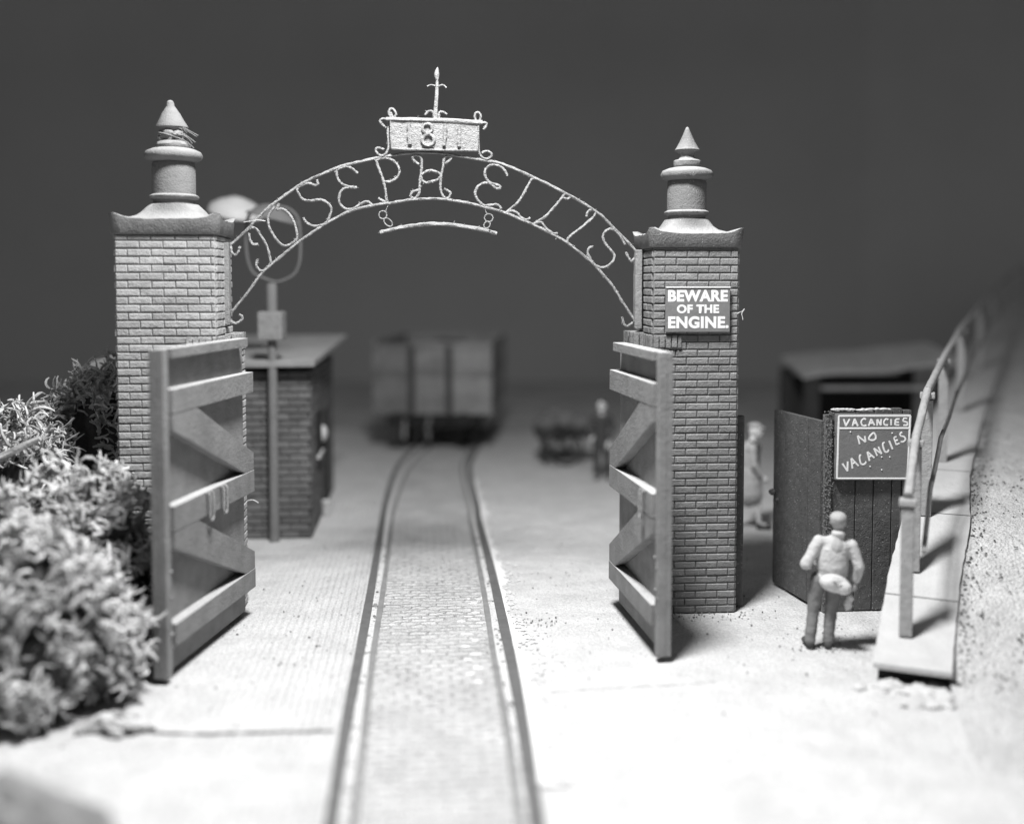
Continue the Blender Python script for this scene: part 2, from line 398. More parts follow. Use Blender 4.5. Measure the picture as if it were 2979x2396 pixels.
# white plaster smeared along the right rail, dabs on the setts, seams in the plaster road
def blob(mb, c, rx, ry, h, seed, n=22, rot=0.0):
    vs = [Vector((0, 0, h))]; c = Vector(c)
    for ring, (f, hh) in enumerate(((0.55, h * 0.85), (1.0, 0.0))):
        for k in range(n):
            a = 6.28318 * k / n; q = f * (1 + 0.35 * noise.noise(Vector((math.cos(a) * 1.6, math.sin(a) * 1.6, seed))))
            x, y = rx * q * math.cos(a), ry * q * math.sin(a)
            vs.append(Vector((x * math.cos(rot) - y * math.sin(rot), x * math.sin(rot) + y * math.cos(rot), hh)))
    fs = [(0, 1 + k, 1 + (k + 1) % n) for k in range(n)] + [(1 + k, 1 + n + k, 1 + n + (k + 1) % n, 1 + (k + 1) % n) for k in range(n)]
    mb.add([v + c for v in vs], fs)
pm = MB()
outer = [p for p in PR if 9.2 < p.y < 25]; ks_ = [(25, .10), (22, .16), (19, .20), (17, .30), (16, .34), (15.3, .12), (14.6, .10), (13.6, .30), (12.8, .42), (12.0, .34), (11.2, .40), (10, .45), (9, .4)]
def wat(y):
    for (a, wa), (b, wb_) in zip(ks_, ks_[1:]):
        if b <= y <= a: return wa + (wb_ - wa) * (a - y) / (a - b)
    return .2
rows_ = []
fine = spline(outer, 24)
for i, p in enumerate(fine):
    w_ = .45 * wat(p.y) * max(.12, 1 + 1.1 * noise.noise(Vector((p.y * 2.3, 0, 0))) + .3 * noise.noise(Vector((p.y * 5, 5, 0))))
    for k in range(6):
        t = k / 5; xx = .05 + w_ * t + (.02 * noise.noise(Vector((p.y * 12, k, 3))) if k else 0)
        pm.v.append(p + Vector((xx, 0, .002 + .022 * (1 - t * t) * (.6 + .5 * noise.noise(Vector((p.y * 8, k * 1.7, 9)))) - (.012 if k == 5 else 0))))
for i in range(len(fine) - 1):
    for k in range(5): a = i * 6 + k; pm.f.append((a, a + 1, a + 7, a + 6))
for _ in range(2600):
    p = random.choice(fine); q = .05 + abs(random.gauss(0, .5)) * wat(p.y) * max(.15, 1 + 1.1 * noise.noise(Vector((p.y * 2.3, 0, 0)))); r = random.uniform(.006, .017)
    pm.ell(p + Vector((q, random.uniform(-.05, .05), .002)), (r * random.uniform(.8, 2), r * random.uniform(.8, 2), r * .7), 6)
kind(pm.build('plaster_smears', 'plaster', smooth=True), 'stuff', 'white plaster smears spilled along the outside of the right rail')
pd = MB()
for i, (cx, cy) in enumerate([(1370, 740), (1390, 815), (1325, 850), (1270, 890), (1310, 995), (1385, 1050), (1310, 1100), (1390, 1165), (1325, 1210), (1410, 1278), (1340, 1330), (1415, 1395), (690, 915), (1440, 900), (545, 1120), (1450, 690), (1330, 700)]):
    p = ground(*crop(900, 1500, S3, [(cx, cy)])[0]); blob(pd, (p.x, p.y, 0.017), (0.075 if i < 12 else 0.03) * random.uniform(.6, 1.1), 0.034 * random.uniform(.7, 1.2), 0.006, i * 2.3)
kind(pd.build('plaster_dabs', 'plaster', smooth=True), 'stuff', 'white dabs of plaster on the cobbles near the right rail')
def seam(px, wd):
    p = spline([ground(*q) for q in px], 6); p = [q + Vector((random.uniform(-.012, .012), random.uniform(-.012, .012), 0)) for q in p]
    mb = MB(); vs = []; m = len(p)
    for i, q in enumerate(p):
        h = wd * random.uniform(0.3, 1.0) / 2; vs += [q + Vector((0, -h, 0.005)), q + Vector((0, h, 0.005))]
    return mb.add(vs, [(2 * i, 2 * i + 2, 2 * i + 3, 2 * i + 1) for i in range(m - 1)])
kind(seam([(420, 2128), (560, 2134), (700, 2131), (850, 2127), (975, 2123)], 0.05).build('road_seam', 'seam'), 'structure')
kind(seam([(1610, 2012), (1700, 2003), (1780, 1998), (1900, 1992), (2080, 1980)], 0.02).build('road_seam', mat('faint_joint', 0.42, 0.3, 3, 0.2, 40)), 'structure')

# ------------------------------------------------------------------ brickwork
def bricks(mb, o, u, n, wd, z0, z1, row=0.1045, ln=0.305, gap=0.018, proud=0.026, phase=0):
    """courses of rounded bricks on one face: o = lower left corner, u = along, n = outward"""
    o, u, n = Vector(o), Vector(u), Vector(n); k = 0; z = z0
    while z < z1 - 0.02:
        h = min(row, z1 - z); x = -ln / 2 * ((k + phase) % 2)
        while x < wd - 0.01:
            a, b = max(x, 0.0), min(x + ln, wd)
            if b - a > 0.035:
                g2 = gap / 2; ch = 0.011
                j = [random.uniform(-.003, .003) for _ in range(4)]
                aa = a + (g2 * .45 if a > 0 else 0.002) + j[0] * .6; bb = b - (g2 * .45 if b < wd else 0.002) + j[1] * .6
                za, zb = z + g2 + j[2] * .7, z + h - g2 + j[3] * .7; pr = proud + random.uniform(-.004, .004)
                def P(s_, t_, d_): return o + u * s_ + n * d_ + Vector((0, 0, t_ - o.z))
                vs = [P(aa, za, 0), P(bb, za, 0), P(bb, zb, 0), P(aa, zb, 0),
                      P(aa, za, pr - ch), P(bb, za, pr - ch), P(bb, zb, pr - ch), P(aa, zb, pr - ch),
                      P(aa + ch, za + ch, pr), P(bb - ch, za + ch, pr), P(bb - ch, zb - ch, pr), P(aa + ch, zb - ch, pr)]
                fs = []
                for q in (0, 4):
                    for i in range(4): fs.append((q + i, q + (i + 1) % 4, q + 4 + (i + 1) % 4, q + 4 + i))
                fs.append((8, 9, 10, 11)); mb.add(vs, fs)
            x += ln
        z += row; k += 1
def soldiers(mb, o, u, n, wd, z0, z1, step=0.085):
    o, u, n = Vector(o), Vector(u), Vector(n); x = 0
    ang = Matrix((u, n, Vector((0, 0, 1)))).transposed()
    while x < wd - 0.03:
        w_ = min(step, wd - x); c = o + u * (x + w_ / 2) + n * 0.012 + Vector((0, 0, (z0 + z1) / 2 - o.z + random.uniform(-.006, .006)))
        mb.box(c, (w_ - 0.016, 0.03 + random.uniform(-.006, .008), z1 - z0 - 0.01), ang, 0.985); x += step

def gatepost(name, label, lx0, lx1, depth, ztop, k, bm_, sm_, side, cs, rag=False):
    """side = +1: the gateway lies at the post's +x side; local frame is the gateway's"""
    W = lx1 - lx0; t = thing(name, label, 'gatepost', gworld((lx0 + lx1) / 2, 0), YAW, 'brick gateposts of the works entrance')
    h = W / 2; zs = 3.88; pw = 0.17; pf = 0.50
    mb = MB(); mb.box((0, depth / 2, ztop / 2), (W - 0.03, depth - 0.03, ztop))
    # every face; the lower part of the gateway side is covered by the pier
    bricks(mb, (-h + .015, .015, 0), (1, 0, 0), (0, -1, 0), W - .03, 0.0, ztop)
    bricks(mb, (h - .015, depth - .015, 0), (-1, 0, 0), (0, 1, 0), W - .03, 0.0, ztop)
    bricks(mb, (-h + .015, depth - .015, 0), (0, -1, 0), (-1, 0, 0), depth - .03, 0.0, ztop, phase=1)
    bricks(mb, (h - .015, .015, 0), (0, 1, 0), (1, 0, 0), depth - .03, 0.0, ztop, phase=1)
    mb.build('brick_shaft', bm_, t)
    # pier that carries the gate and the arch
    px = side * (h + pw / 2 + 0.004); pb = MB(); d2 = depth - pf - .02
    pb.box((px, pf + d2 / 2, (zs - .24) / 2), (pw - 0.03, d2 - .03, zs - .24))
    fx = side * (h + 0.004)
    x0 = min(fx, fx + side * pw) + .015
    bricks(pb, (x0, pf + .015, 0), (1, 0, 0), (0, -1, 0), pw - .03, 0, zs - .24)
    if side > 0: bricks(pb, (x0 + pw - .03, pf + .015, 0), (0, 1, 0), (1, 0, 0), d2 - .03, 0, zs - .24)
    else: bricks(pb, (x0, pf + .015 + d2 - .03, 0), (0, -1, 0), (-1, 0, 0), d2 - .03, 0, zs - .24)
    pb.build('gate_pier', bm_, t)
    # soldier course: on the pier and part of the front
    sb = MB(); z0, z1 = zs - .235, zs
    sb.box((px, pf + d2 / 2, (z0 + z1) / 2), (pw - .02, d2 - .02, z1 - z0 - .012))
    a, b = (h - 0.40, h) if side > 0 else (-h, -h + 0.40)
    soldiers(sb, (a, -0.012, 0), (1, 0, 0), (0, -1, 0), b - a, z0 + .04, z1 - .02)
    soldiers(sb, (side * h, .0 if side > 0 else pf, 0), (0, 1 if side > 0 else -1, 0), (side, 0, 0), pf, z0 + .04, z1 - .02)
    ix = side * (h + pw)
    soldiers(sb, (x0 - .01, pf, 0), (1, 0, 0), (0, -1, 0), pw - .01, z0, z1)
    soldiers(sb, (ix, pf if side > 0 else pf + d2, 0), (0, 1 if side > 0 else -1, 0), (side, 0, 0), d2, z0, z1)
    sb.build('soldier_course', bm_, t, bevel=0.004)
    # coping: square, swept up at the corners, hollow-curved to the round
    rings = [(-.03, 0.0, 0, 0), (.028, 0, 0, 0), (.045, .02, .0, 0), (.06, .195 * k, .115, 0), (.03, .205 * k, .10, 0), (-.02, .20 * k, .06, .02), (-.10, .215 * k, .012, .12), (-.18, .26 * k, 0, .4), (-.23, .32 * k, 0, .7), (-.262, .41 * k, 0, 1.0)]
    cb = MB(); n = 72
    for q, (da, z, lift, rd) in enumerate(rings):
        hx, hy = h + da, depth / 2 + da
        if rd == 1.0: hx = hy = 0.31 * k
        for i in range(n):
            a_ = 6.28318 * (i + .5) / n; cx, sy = math.cos(a_), math.sin(a_); m_ = max(abs(cx), abs(sy))
            sqx, sqy = cx / m_, sy / m_; tt = min(abs(sqx), abs(sqy))
            x = hx * (sqx * (1 - rd) + cx * rd); y = hy * (sqy * (1 - rd) + sy * rd)
            zz = z + lift * tt ** 5 + (random.uniform(-.006, .006) if 1 < q < 7 else 0)
            cb.v.append(Vector((x, depth / 2 + y, ztop + 0.002 + zz)))
        if q:
            for i in range(n): cb.f.append(((q - 1) * n + i, (q - 1) * n + (i + 1) % n, q * n + (i + 1) % n, q * n + i))
    cb.f.append(tuple(range(n))[::-1]); cb.f.append(tuple((len(rings) - 1) * n + i for i in range(n)))
    cb.build('coping', sm_, t, smooth=True)
    c = (0, depth / 2, ztop)
    MB().lathe([(r * k, z * k) for r, z in [(.27, .405), (.262, .43), (.262, .47), (.30, .483), (.318, .50), (.318, .52), (.29, .535), (.275, .545), (.277, .74), (.272, .93), (.262, .96)]], 48, c, .006).build('drum', sm_, t, smooth=True)
    MB().lathe([(r * k, z * k) for r, z in [(.25, .955), (.29, .975), (.35, .995), (.368, 1.03), (.366, 1.06), (.34, 1.10), (.27, 1.13), (.20, 1.145)]], 48, c, .012).build('flange', sm_, t, smooth=True)
    if not rag:
        MB().lathe([(r * k, z * k) for r, z in [(.15, 1.14), (.188, 1.165), (.192, 1.19), (.19, 1.235), (.17, 1.25), (.12, 1.262), (.098, 1.30), (.115, 1.35), (.165, 1.378), (.174, 1.392), (.15, 1.425), (.105, 1.51), (.065, 1.60), (.035, 1.67), (.018, 1.705), (.004, 1.715)]], 32, c, .015).build('finial', sm_, t, smooth=True)
    else:
        o = MB().lathe([(r * k, z * k) for r, z in [(.15, 1.14), (.215, 1.15), (.222, 1.18), (.20, 1.215), (.15, 1.24), (.14, 1.36), (.17, 1.395), (.205, 1.41), (.20, 1.435), (.155, 1.51), (.115, 1.59), (.075, 1.65), (.05, 1.69), (.046, 1.73), (.03, 1.755), (.004, 1.765)]], 32, c, .02)
        for v in o.v:
            q = max(v.z - ztop - 1.2, 0); v.x -= q * 0.05
        o = o.build('finial', sm_, t, smooth=True)
        rg = MB()
        for i in range(9):
            a0 = random.uniform(0, 6.28); z_ = ztop + k * random.uniform(1.24, 1.38); r_ = k * random.uniform(.165, .195)
            pts = []
            for q in range(9):
                a = a0 + q * 0.22; pts.append((r_ * math.cos(a) - .01, depth / 2 + r_ * math.sin(a), z_ + .05 * math.sin(a * 1.3 + i)))
            rg.tube(pts, random.uniform(.008, .018), 6, jit=.25)
        for i in range(5):
            z_ = ztop + k * random.uniform(1.25, 1.42)
            rg.tube(spline([(.14, depth / 2 - .12, z_), (.22, depth / 2 - .1, z_ - .05), (.27 + .02 * i, depth / 2 - .08, z_ - .12)], 4), .006, 5)
        for i in range(7):
            a = i * .9; rg.ell((.12 * math.cos(a) - .01, depth / 2 + .12 * math.sin(a), ztop + k * random.uniform(1.26, 1.36)), (.085, .085, .075), 10, lump=.5, seed=i)
        rg.build('wrapping', sm_, t, smooth=True)
    return t
DEP = 1.13
lx0, _ = on_gate(243 * D, 700 * D, 0); lx1, _ = on_gate(457 * D, 700 * D, 0)
_, lzt = on_gate(350 * D, 494 * D, 0)
rx0, _ = on_gate(1374 * D, 700 * D, 0); rx1, _ = on_gate(1555 * D, 700 * D, 0)
_, rzt = on_gate(1460 * D, 522 * D, 0)
print('LEFT', lx0, lx1, lzt, 'RIGHT', rx0, rx1, rzt)
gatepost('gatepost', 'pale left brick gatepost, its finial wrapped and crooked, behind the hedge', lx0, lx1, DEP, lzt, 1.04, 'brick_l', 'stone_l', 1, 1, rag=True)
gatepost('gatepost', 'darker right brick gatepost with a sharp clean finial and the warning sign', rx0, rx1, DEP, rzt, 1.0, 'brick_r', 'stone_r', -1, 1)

# ------------------------------------------------------------------ iron arch
AY = 0.60
arch = thing('iron_arch', 'wrought iron arch with curled lettering spanning between the two brick gateposts', 'arch', gworld(0, AY), YAW)
SA, SB, SCc, SD, S2 = 3.468, 3.152, 5.39, 5.827, 2.04
cA = lambda p: crop(650, 480, SA, p)
cB = lambda p: crop(1380, 430, SB, p)
cC = lambda p: crop(1080, 430, SCc, p)
cD = lambda p: crop(1080, 310, SD, p)
c2 = lambda p: crop(1050, 150, S2, p)
def A3(px, dy=0.0):
    out = []
    for q in px:
        x, z = on_gate(q[0], q[1], AY); out.append(Vector((x, dy, z)))
    return out
WR = 0.0175
def wire(mb, px, r=WR, n=6, dy=0.0, closed=False):
    P = spline(A3(px, dy), n, closed); mb.tube(P, r, 7, closed, jit=0.24)
    for i in range(len(P) - 1):
        if random.random() < (P[i + 1] - P[i]).length / .07:
            a = P[i].lerp(P[i + 1], random.random()); d = Vector((random.gauss(0, 1), random.gauss(0, 1), random.gauss(.3, 1))).normalized()
            mb.tube([a, a + d * r * random.uniform(1.3, 2.6)], random.uniform(.0025, .006), 4)
    return mb
upper = cA([(75, 805), (240, 650), (430, 450), (570, 345), (730, 230), (900, 135), (1100, 50), (1240, 0)]) + c2([(100, 632), (250, 608), (430, 600), (560, 618), (740, 648), (840, 668), (1020, 745), (1200, 835), (1390, 945), (1500, 1045), (1628, 1180)])
lower = cA([(85, 1480), (250, 1280), (380, 1100), (500, 990), (680, 840), (800, 745), (960, 640), (1060, 575), (1280, 465), (1500, 410), (1650, 385)]) + cC([(290, 870), (620, 815), (950, 800), (1200, 815), (1500, 865), (1780, 930), (2100, 1020)]) + cB([(420, 655), (540, 705), (740, 805), (850, 870), (1030, 1010), (1120, 1095), (1270, 1270), (1350, 1400), (1410, 1490), (1470, 1590)])
wire(MB(), upper, .0195, 8).build('upper_rod', 'iron', arch, smooth=True)
wire(MB(), lower, .0195, 8).build('lower_rod', 'iron', arch, smooth=True)
letters = [
 [cA([(285, 630), (330, 645), (370, 700), (430, 800), (460, 890), (478, 990)]), cA([(478, 990), (440, 1040), (390, 1070), (345, 1040), (330, 1000), (350, 945)]), cA([(255, 690), (270, 760), (300, 800), (350, 797)])],
 [cA([(560, 385), (540, 450), (590, 442), (650, 480), (700, 550), (730, 640), (742, 730), (700, 785), (620, 815), (560, 780), (500, 700), (460, 620), (450, 560), (460, 500), (520, 420)])],
 [cA([(940, 150), (955, 190), (920, 205), (865, 185), (800, 200), (745, 240), (760, 290), (800, 345), (870, 362), (980, 350), (1050, 385), (1088, 440), (1075, 510), (1040, 575), (1000, 605), (920, 615), (850, 590), (820, 560), (805, 530)])],
 [cA([(1355, 85), (1300, 40), (1240, 15), (1150, 50), (1145, 110), (1170, 165), (1220, 205), (1290, 222), (1345, 225)]), cA([(1345, 232), (1280, 228), (1220, 235), (1175, 290), (1165, 350), (1185, 405), (1240, 445), (1310, 440), (1380, 395), (1450, 370), (1500, 400)])],
 [cC([(70, 190), (110, 300), (170, 450), (200, 560), (225, 680), (240, 830)]), cC([(80, 200), (150, 170), (250, 165), (340, 200), (410, 270), (440, 360), (430, 430), (380, 490), (300, 530), (190, 530)]), cC([(110, 790), (180, 830), (290, 885)])],
 [cC([(750, 260), (690, 220), (650, 170), (665, 125), (720, 120), (770, 150), (792, 200), (790, 300), (778, 400), (765, 500), (758, 600), (755, 660), (740, 730), (690, 790), (640, 785), (618, 750), (650, 695), (720, 668), (755, 665)]),
  cC([(1160, 255), (1220, 205), (1260, 160), (1220, 132), (1170, 135), (1140, 190), (1125, 300), (1100, 420), (1085, 550), (1085, 640), (1110, 730), (1160, 790), (1210, 785), (1240, 720), (1210, 680), (1140, 645)]),
  cC([(790, 420), (870, 368), (960, 360), (1050, 390), (1085, 440), (1040, 500), (960, 525), (870, 548), (800, 510), (785, 440)])],
 [cC([(2130, 440), (2100, 370), (2030, 300), (1930, 265), (1840, 290), (1785, 360), (1785, 430), (1820, 510), (1890, 560), (2000, 590), (2020, 630), (1970, 640), (1900, 590), (1850, 555), (1760, 555), (1680, 600), (1630, 690), (1640, 760), (1690, 840), (1770, 905), (1850, 900), (1950, 890), (2010, 915), (2035, 955)])],
 [cB([(570, 285), (530, 285), (490, 350), (440, 440), (390, 510), (290, 595), (340, 578), (390, 595), (430, 640), (480, 662), (512, 640)])],
 [cB([(880, 450), (850, 470), (815, 458)]), cB([(830, 420), (770, 500), (690, 590), (640, 640), (550, 695), (610, 682), (660, 740), (720, 785), (765, 785)])],
 [cB([(1030, 630), (1035, 600), (1060, 575), (1110, 580), (1095, 630), (1040, 680), (970, 740), (890, 800), (855, 840), (862, 880), (915, 910)])],
 [cB([(1380, 885), (1350, 830), (1300, 765), (1240, 745), (1195, 775), (1180, 830), (1210, 890), (1260, 950), (1285, 990), (1270, 1040), (1220, 1085), (1160, 1095), (1100, 1070), (1060, 1010), (1040, 960), (1055, 915), (1090, 908)])]]
for ls in letters:
    mb = MB()
    for st in ls: wire(mb, st, WR)
    mb.build('letter', 'iron', arch, smooth=True)
for px in (cA([(75, 790), (78, 860), (95, 895), (125, 905), (150, 870), (170, 820)]), cA([(20, 1550), (90, 1582), (130, 1595), (180, 1565), (190, 1530), (158, 1508)]),
           cB([(1470, 1010), (1440, 1040), (1415, 1010), (1390, 955)]), cB([(1455, 1600), (1400, 1637), (1365, 1600), (1355, 1550)])):
    wire(MB(), px, WR).build('hook', 'iron', arch, smooth=True)
for a, b, q in (((646, 706), (671, 944), -1), ((1846, 727), (1864, 955), 1)):
    x0, z1 = on_gate(a[0], a[1], AY); x1, z0 = on_gate(b[0], b[1], AY)
    MB().box(((x0 + x1) / 2, 0, (z0 + z1) / 2), (x1 - x0, 0.16, z1 - z0)).build('mounting_plate', 'plate', arch, bevel=.012)
# date plate standing on the crown
P4 = A3(cD([(330, 245), (1815, 300), (1790, 752), (352, 722)]))
dp = MB().prism([(p.x, p.z) for p in P4], -0.06, 0.06).build('date_plate', 'iron', arch, bevel=.008)
fr = MB()
wire(fr, cD([(255, 222), (700, 232), (1200, 250), (1880, 285)]), .030, 3, -.055)
wire(fr, cD([(352, 728), (900, 738), (1800, 762)]), .017, 3, -.06)
wire(fr, cD([(330, 245), (335, 480), (352, 722)]), .012, 3, -.06); wire(fr, cD([(1815, 300), (1808, 500), (1792, 752)]), .012, 3, -.06)
fr.build('frame', 'iron', dp, smooth=True)
for px in ([(640, 300), (642, 420), (650, 560), (662, 650)], [(1255, 320), (1250, 450), (1242, 560), (1235, 680)], [(1490, 350), (1490, 450), (1486, 560), (1484, 690)]):
    wire(MB(), cD(px), .026, 3, -.082).build('numeral', 'iron', dp, smooth=True)
e8 = MB()
wire(e8, cD([(950 + 78 * math.cos(a), 385 + 78 * math.sin(a)) for a in [i * .628 for i in range(10)]]), .021, 3, -.075, True)
wire(e8, cD([(965 + 100 * math.cos(a), 580 + 92 * math.sin(a)) for a in [i * .628 for i in range(10)]]), .024, 3, -.078, True)
e8.build('numeral', 'iron', dp, smooth=True)
for px in ([(265, 220), (190, 212), (150, 250), (190, 310), (255, 365)], [(1850, 280), (1935, 278), (1955, 320), (1900, 395)],
           [(345, 205), (305, 120), (315, 55), (360, 40), (405, 90), (420, 140), (385, 190), (350, 160), (330, 100)], [(1780, 270), (1752, 180), (1768, 120), (1810, 105), (1848, 140), (1852, 200), (1830, 270)],
           [(288, 250), (285, 500), (295, 650), (280, 750), (220, 825), (140, 825), (85, 770), (90, 710), (140, 703), (220, 735)], [(1815, 500), (1820, 720), (1860, 840), (1940, 890), (2020, 860), (2040, 810), (1990, 765), (1920, 765), (1880, 792)]):
    wire(MB(), cD(px), .017, 5, -.01).build('scroll', 'iron', arch, smooth=True)
sp = MB()
sp.tube(A3(c2([(441, 405), (445, 330), (450, 250), (452, 175)])), [.032, .03, .026, .02], 8, jit=.12)
sp.tube(A3(c2([(452, 178), (450, 150), (450, 132), (453, 110), (455, 92)])), [.014, .034, .036, .022, .004], 8, jit=.08)
wire(sp, c2([(393, 207), (418, 199), (450, 206), (488, 199), (506, 216)]), .011, 5)
wire(sp, cD([(1062, 205), (1058, 110), (1000, 76), (945, 100), (915, 150)]), .016, 5); wire(sp, cD([(1150, 200), (1150, 112), (1210, 95), (1285, 132)]), .016, 5)
sp.build('spike', 'iron', arch, smooth=True)
# the bar on its chain links
hb = thing('hanging_bar', 'curved iron bar hanging on small chain links below the lettered arch', 'bar', gworld(0, AY), YAW)
wire(MB(), cC([(135, 1330), (400, 1262), (700, 1217), (1060, 1195), (1400, 1230), (1750, 1285), (1970, 1348)]), .027, 5).build('bar', 'iron', hb, smooth=True)
for cx, cy, rx, ry, ph in ((182, 1052, 62, 62, 0), (265, 1168, 80, 48, .75), (1842, 1100, 66, 62, 0), (1815, 1208, 58, 44, -.9)):
    px = []
    for i in range(10):
        a = i * .628; x, y = rx * math.cos(a), ry * math.sin(a); px.append((cx + x * math.cos(ph) - y * math.sin(ph), cy + x * math.sin(ph) + y * math.cos(ph)))
    wire(MB(), cC(px), .0085, 4, 0, True).build('chain_link', 'iron', hb, smooth=True)
for px in ([(275, 870), (250, 940), (222, 1000)], [(1780, 935), (1795, 1000), (1825, 1050)]):
    wire(MB(), cC(px), .006, 4).build('hanger_wire', 'iron', hb, smooth=True)

# ------------------------------------------------------------------ gate leaves
def leaf(label, hinge, near, H, side, m, holes):
    """u runs from hinge to free end, v points to the track"""
    hinge, near = Vector(hinge), Vector(near); d = near - hinge; Lg = d.length
    t = thing('gate_leaf', label, 'gate', hinge, math.atan2(d.y, d.x), 'timber gate leaves folded back')
    s = side; th = 0.07; q = 0.145                                   # s = sign of local y that faces the track
    cols = [0, Lg * .27, Lg * .5, Lg * .76, Lg]
    mb = MB(); mb.box((Lg / 2, 0, H / 2 + .03), (Lg, th, H - .06)); mb.build('board_panel', m, t, bevel=.006)
    y = s * (th / 2 + q / 2 + .001)
    def ledge(z0, z1, u0=-.02, u1=None, dep=q, nm='ledge'):
        u1 = Lg - .142 if u1 is None else u1
        return MB().box(((u0 + u1) / 2, s * (th / 2 + dep / 2 + .001), (z0 + z1) / 2), (u1 - u0, dep, z1 - z0)).build(nm, m, t, bevel=.008)
    ledge(H - .11, H + .01, .16, nm='top_rail')
    ledge(3.08, 3.36); mid = ledge(1.72, 2.02); ledge(.40, .66)
    MB().box((Lg - .07, s * (th / 2 + .05), H / 2 + .03), (.138, .10, H - .05)).build('stile', m, t, bevel=.01)
    for z0, z1 in ((2.022, 3.078), (.662, 1.718)):
        poly = [(-.015, z0), (.30, z0), (Lg - .145, z1 - .19), (Lg - .145, z1), (Lg * .69, z1), (-.015, z0 + .23)]
        MB().prism(poly, s * (th / 2 + .001), s * (th / 2 + .142)).build('brace', m, t, bevel=.008)
    for z0 in (1.87, 3.22, .53):
        MB().box((-.10, 0, z0), (.22, .03, .07)).build('hinge_strap', 'under', t)
    for u in holes:
        MB().tube(spline([(u, s * (th / 2 + q), 2.0), (u, s * (th / 2 + q + .045), 1.99), (u, s * (th / 2 + q + .05), 1.84), (u, s * (th / 2 + q + .05), 1.70), (u + .05, s * (th / 2 + q + .05), 1.66), (u + .10, s * (th / 2 + q + .05), 1.70), (u + .1, s * (th / 2 + q + .05), 1.84), (u + .1, s * (th / 2 + q + .045), 1.99), (u + .1, s * (th / 2 + q), 2.0)], 4), .016, 7).build('staple', 'iron', t, smooth=True)
    for i in range(5): MB().ell((Lg - random.uniform(.02, .16), s * (th / 2 + .10), random.uniform(.3, 1.3)), random.uniform(.012, .03), 8).build('paint_blister', m, t, smooth=True)
    return t
hl = ground(512 * D, 1294 * D); nl = ground(330 * D, 1440 * D)
leaf('left timber gate leaf folded back beside the hedge, two iron staples on its middle ledge', hl, nl, 3.82, 1, 'gate', (Lx, Lx + .42) if (Lx := 1.05) else ())
hr = ground(1308 * D, 1275 * D); nr = ground(1407 * D, 1392 * D)
leaf('right timber gate leaf folded back in front of the post with the warning sign', hr, nr, 3.74, -1, 'gate_r', (1.75,))
print('LEAF', hl, nl, hr, nr, (hl - nl).length, (hr - nr).length)

# ------------------------------------------------------------------ signs
def flat_text(body, name, cx, cz, wd, ht, y, parent, m, bold=.02):
    cu = bpy.data.curves.new(name, 'FONT'); cu.body = body; cu.size = 1; cu.extrude = 0.0; cu.fill_mode = 'FRONT'; cu.offset = bold; cu.resolution_u = 6; cu.space_character = 1.06
    o = bpy.data.objects.new(name, cu); C.objects.link(o)
    dg = bpy.context.evaluated_depsgraph_get(); me = bpy.data.meshes.new_from_object(o.evaluated_get(dg)); bpy.data.objects.remove(o, do_unlink=True)
    xs = [v.co.x for v in me.vertices]; ys = [v.co.y for v in me.vertices]
    ax, bx, ay, by = min(xs), max(xs), min(ys), max(ys)
    for v in me.vertices:
        v.co = Vector((cx + ((v.co.x - ax) / (bx - ax) - .5) * wd, y, cz + ((v.co.y - ay) / (by - ay) - .5) * ht))
    me.materials.append(M[m]); me.name = name
    o = bpy.data.objects.new(name, me); C.objects.link(o); o.parent = parent
    return o
SW = 2156 / 280.0
def gs(px, ly): return [on_gate(*q, ly) for q in crop(1900, 820, SW, px)]
(a, b), (c, d_) = gs([(280, 105), (1705, 1118)], -.05)
ws = thing('warning_sign', 'small grey sign reading BEWARE OF THE ENGINE on the right brick gatepost', 'sign', gworld((a + c) / 2, -.03, d_), YAW)
cx0 = (a + c) / 2
MB().box((0, -.022, (b - d_) / 2), (c - a, .05, b - d_)).build('board', 'sign', ws, bevel=.005)
rm = MB(); rm.box((0, -.052, b - d_ - .008), (c - a + .006, .012, .016)); rm.build('rim', 'white', ws)
for body, (px0, py0), (px1, py1) in (('BEWARE', (325, 178), (1660, 442)), ('OF THE', (522, 505), (1465, 700)), ('ENGINE.', (325, 768), (1678, 1036))):
    (xa, za), (xb, zb) = gs([(px0, py0), (px1, py1)], -.05)
    flat_text(body, 'lettering', (xa + xb) / 2 - cx0, (za + zb) / 2 - d_, xb - xa, za - zb, -.0495, ws, 'white', .045)

# ------------------------------------------------------------------ plank fence, wicket door, notice board
fp = ground(1820 * D, 1285 * D); flx, fly = glocal(fp)
f0, _ = on_gate(1744 * D, 1270 * D, fly); f1, _ = on_gate(1912 * D, 1285 * D, fly)
_, fz = on_gate(1830 * D, 864 * D, fly)
fw = f1 - f0
fence = thing('plank_fence', 'dark plank fence panel behind the standing man, carrying the notice board', 'fence', gworld((f0 + f1) / 2, fly), YAW)
mb = MB(); x = -fw / 2; ws_ = [.0, .36, .62, .88, 1.02, fw]
for i in range(len(ws_) - 1):
    a, b = -fw / 2 + ws_[i], -fw / 2 + ws_[i + 1]
    mb.box(((a + b) / 2, .05 + random.uniform(-.006, .006), fz / 2 + [-.02, -.01, .01, .02, .0][i] * .8), (b - a - .016, .10, fz + [-.02, -.03, .0, .02, .0][i]))
mb.box((0, .07, fz / 2 - .03), (fw - .02, .06, fz - .08))
mb.build('planks', 'fence', fence, bevel=.006)
gp = MB(); gp.box((-fw / 2 - .045, .02, fz / 2 - .03), (.085, .12, fz - .05))
for i in range(420): gp.ell((-fw / 2 - .045 + random.gauss(0, .035), -.042 - random.uniform(0, .012), random.uniform(.5, fz)), random.uniform(.004, .012), 6, lump=.6, seed=i)
gp.build('hinge_post', 'grit', fence)
cr = MB()
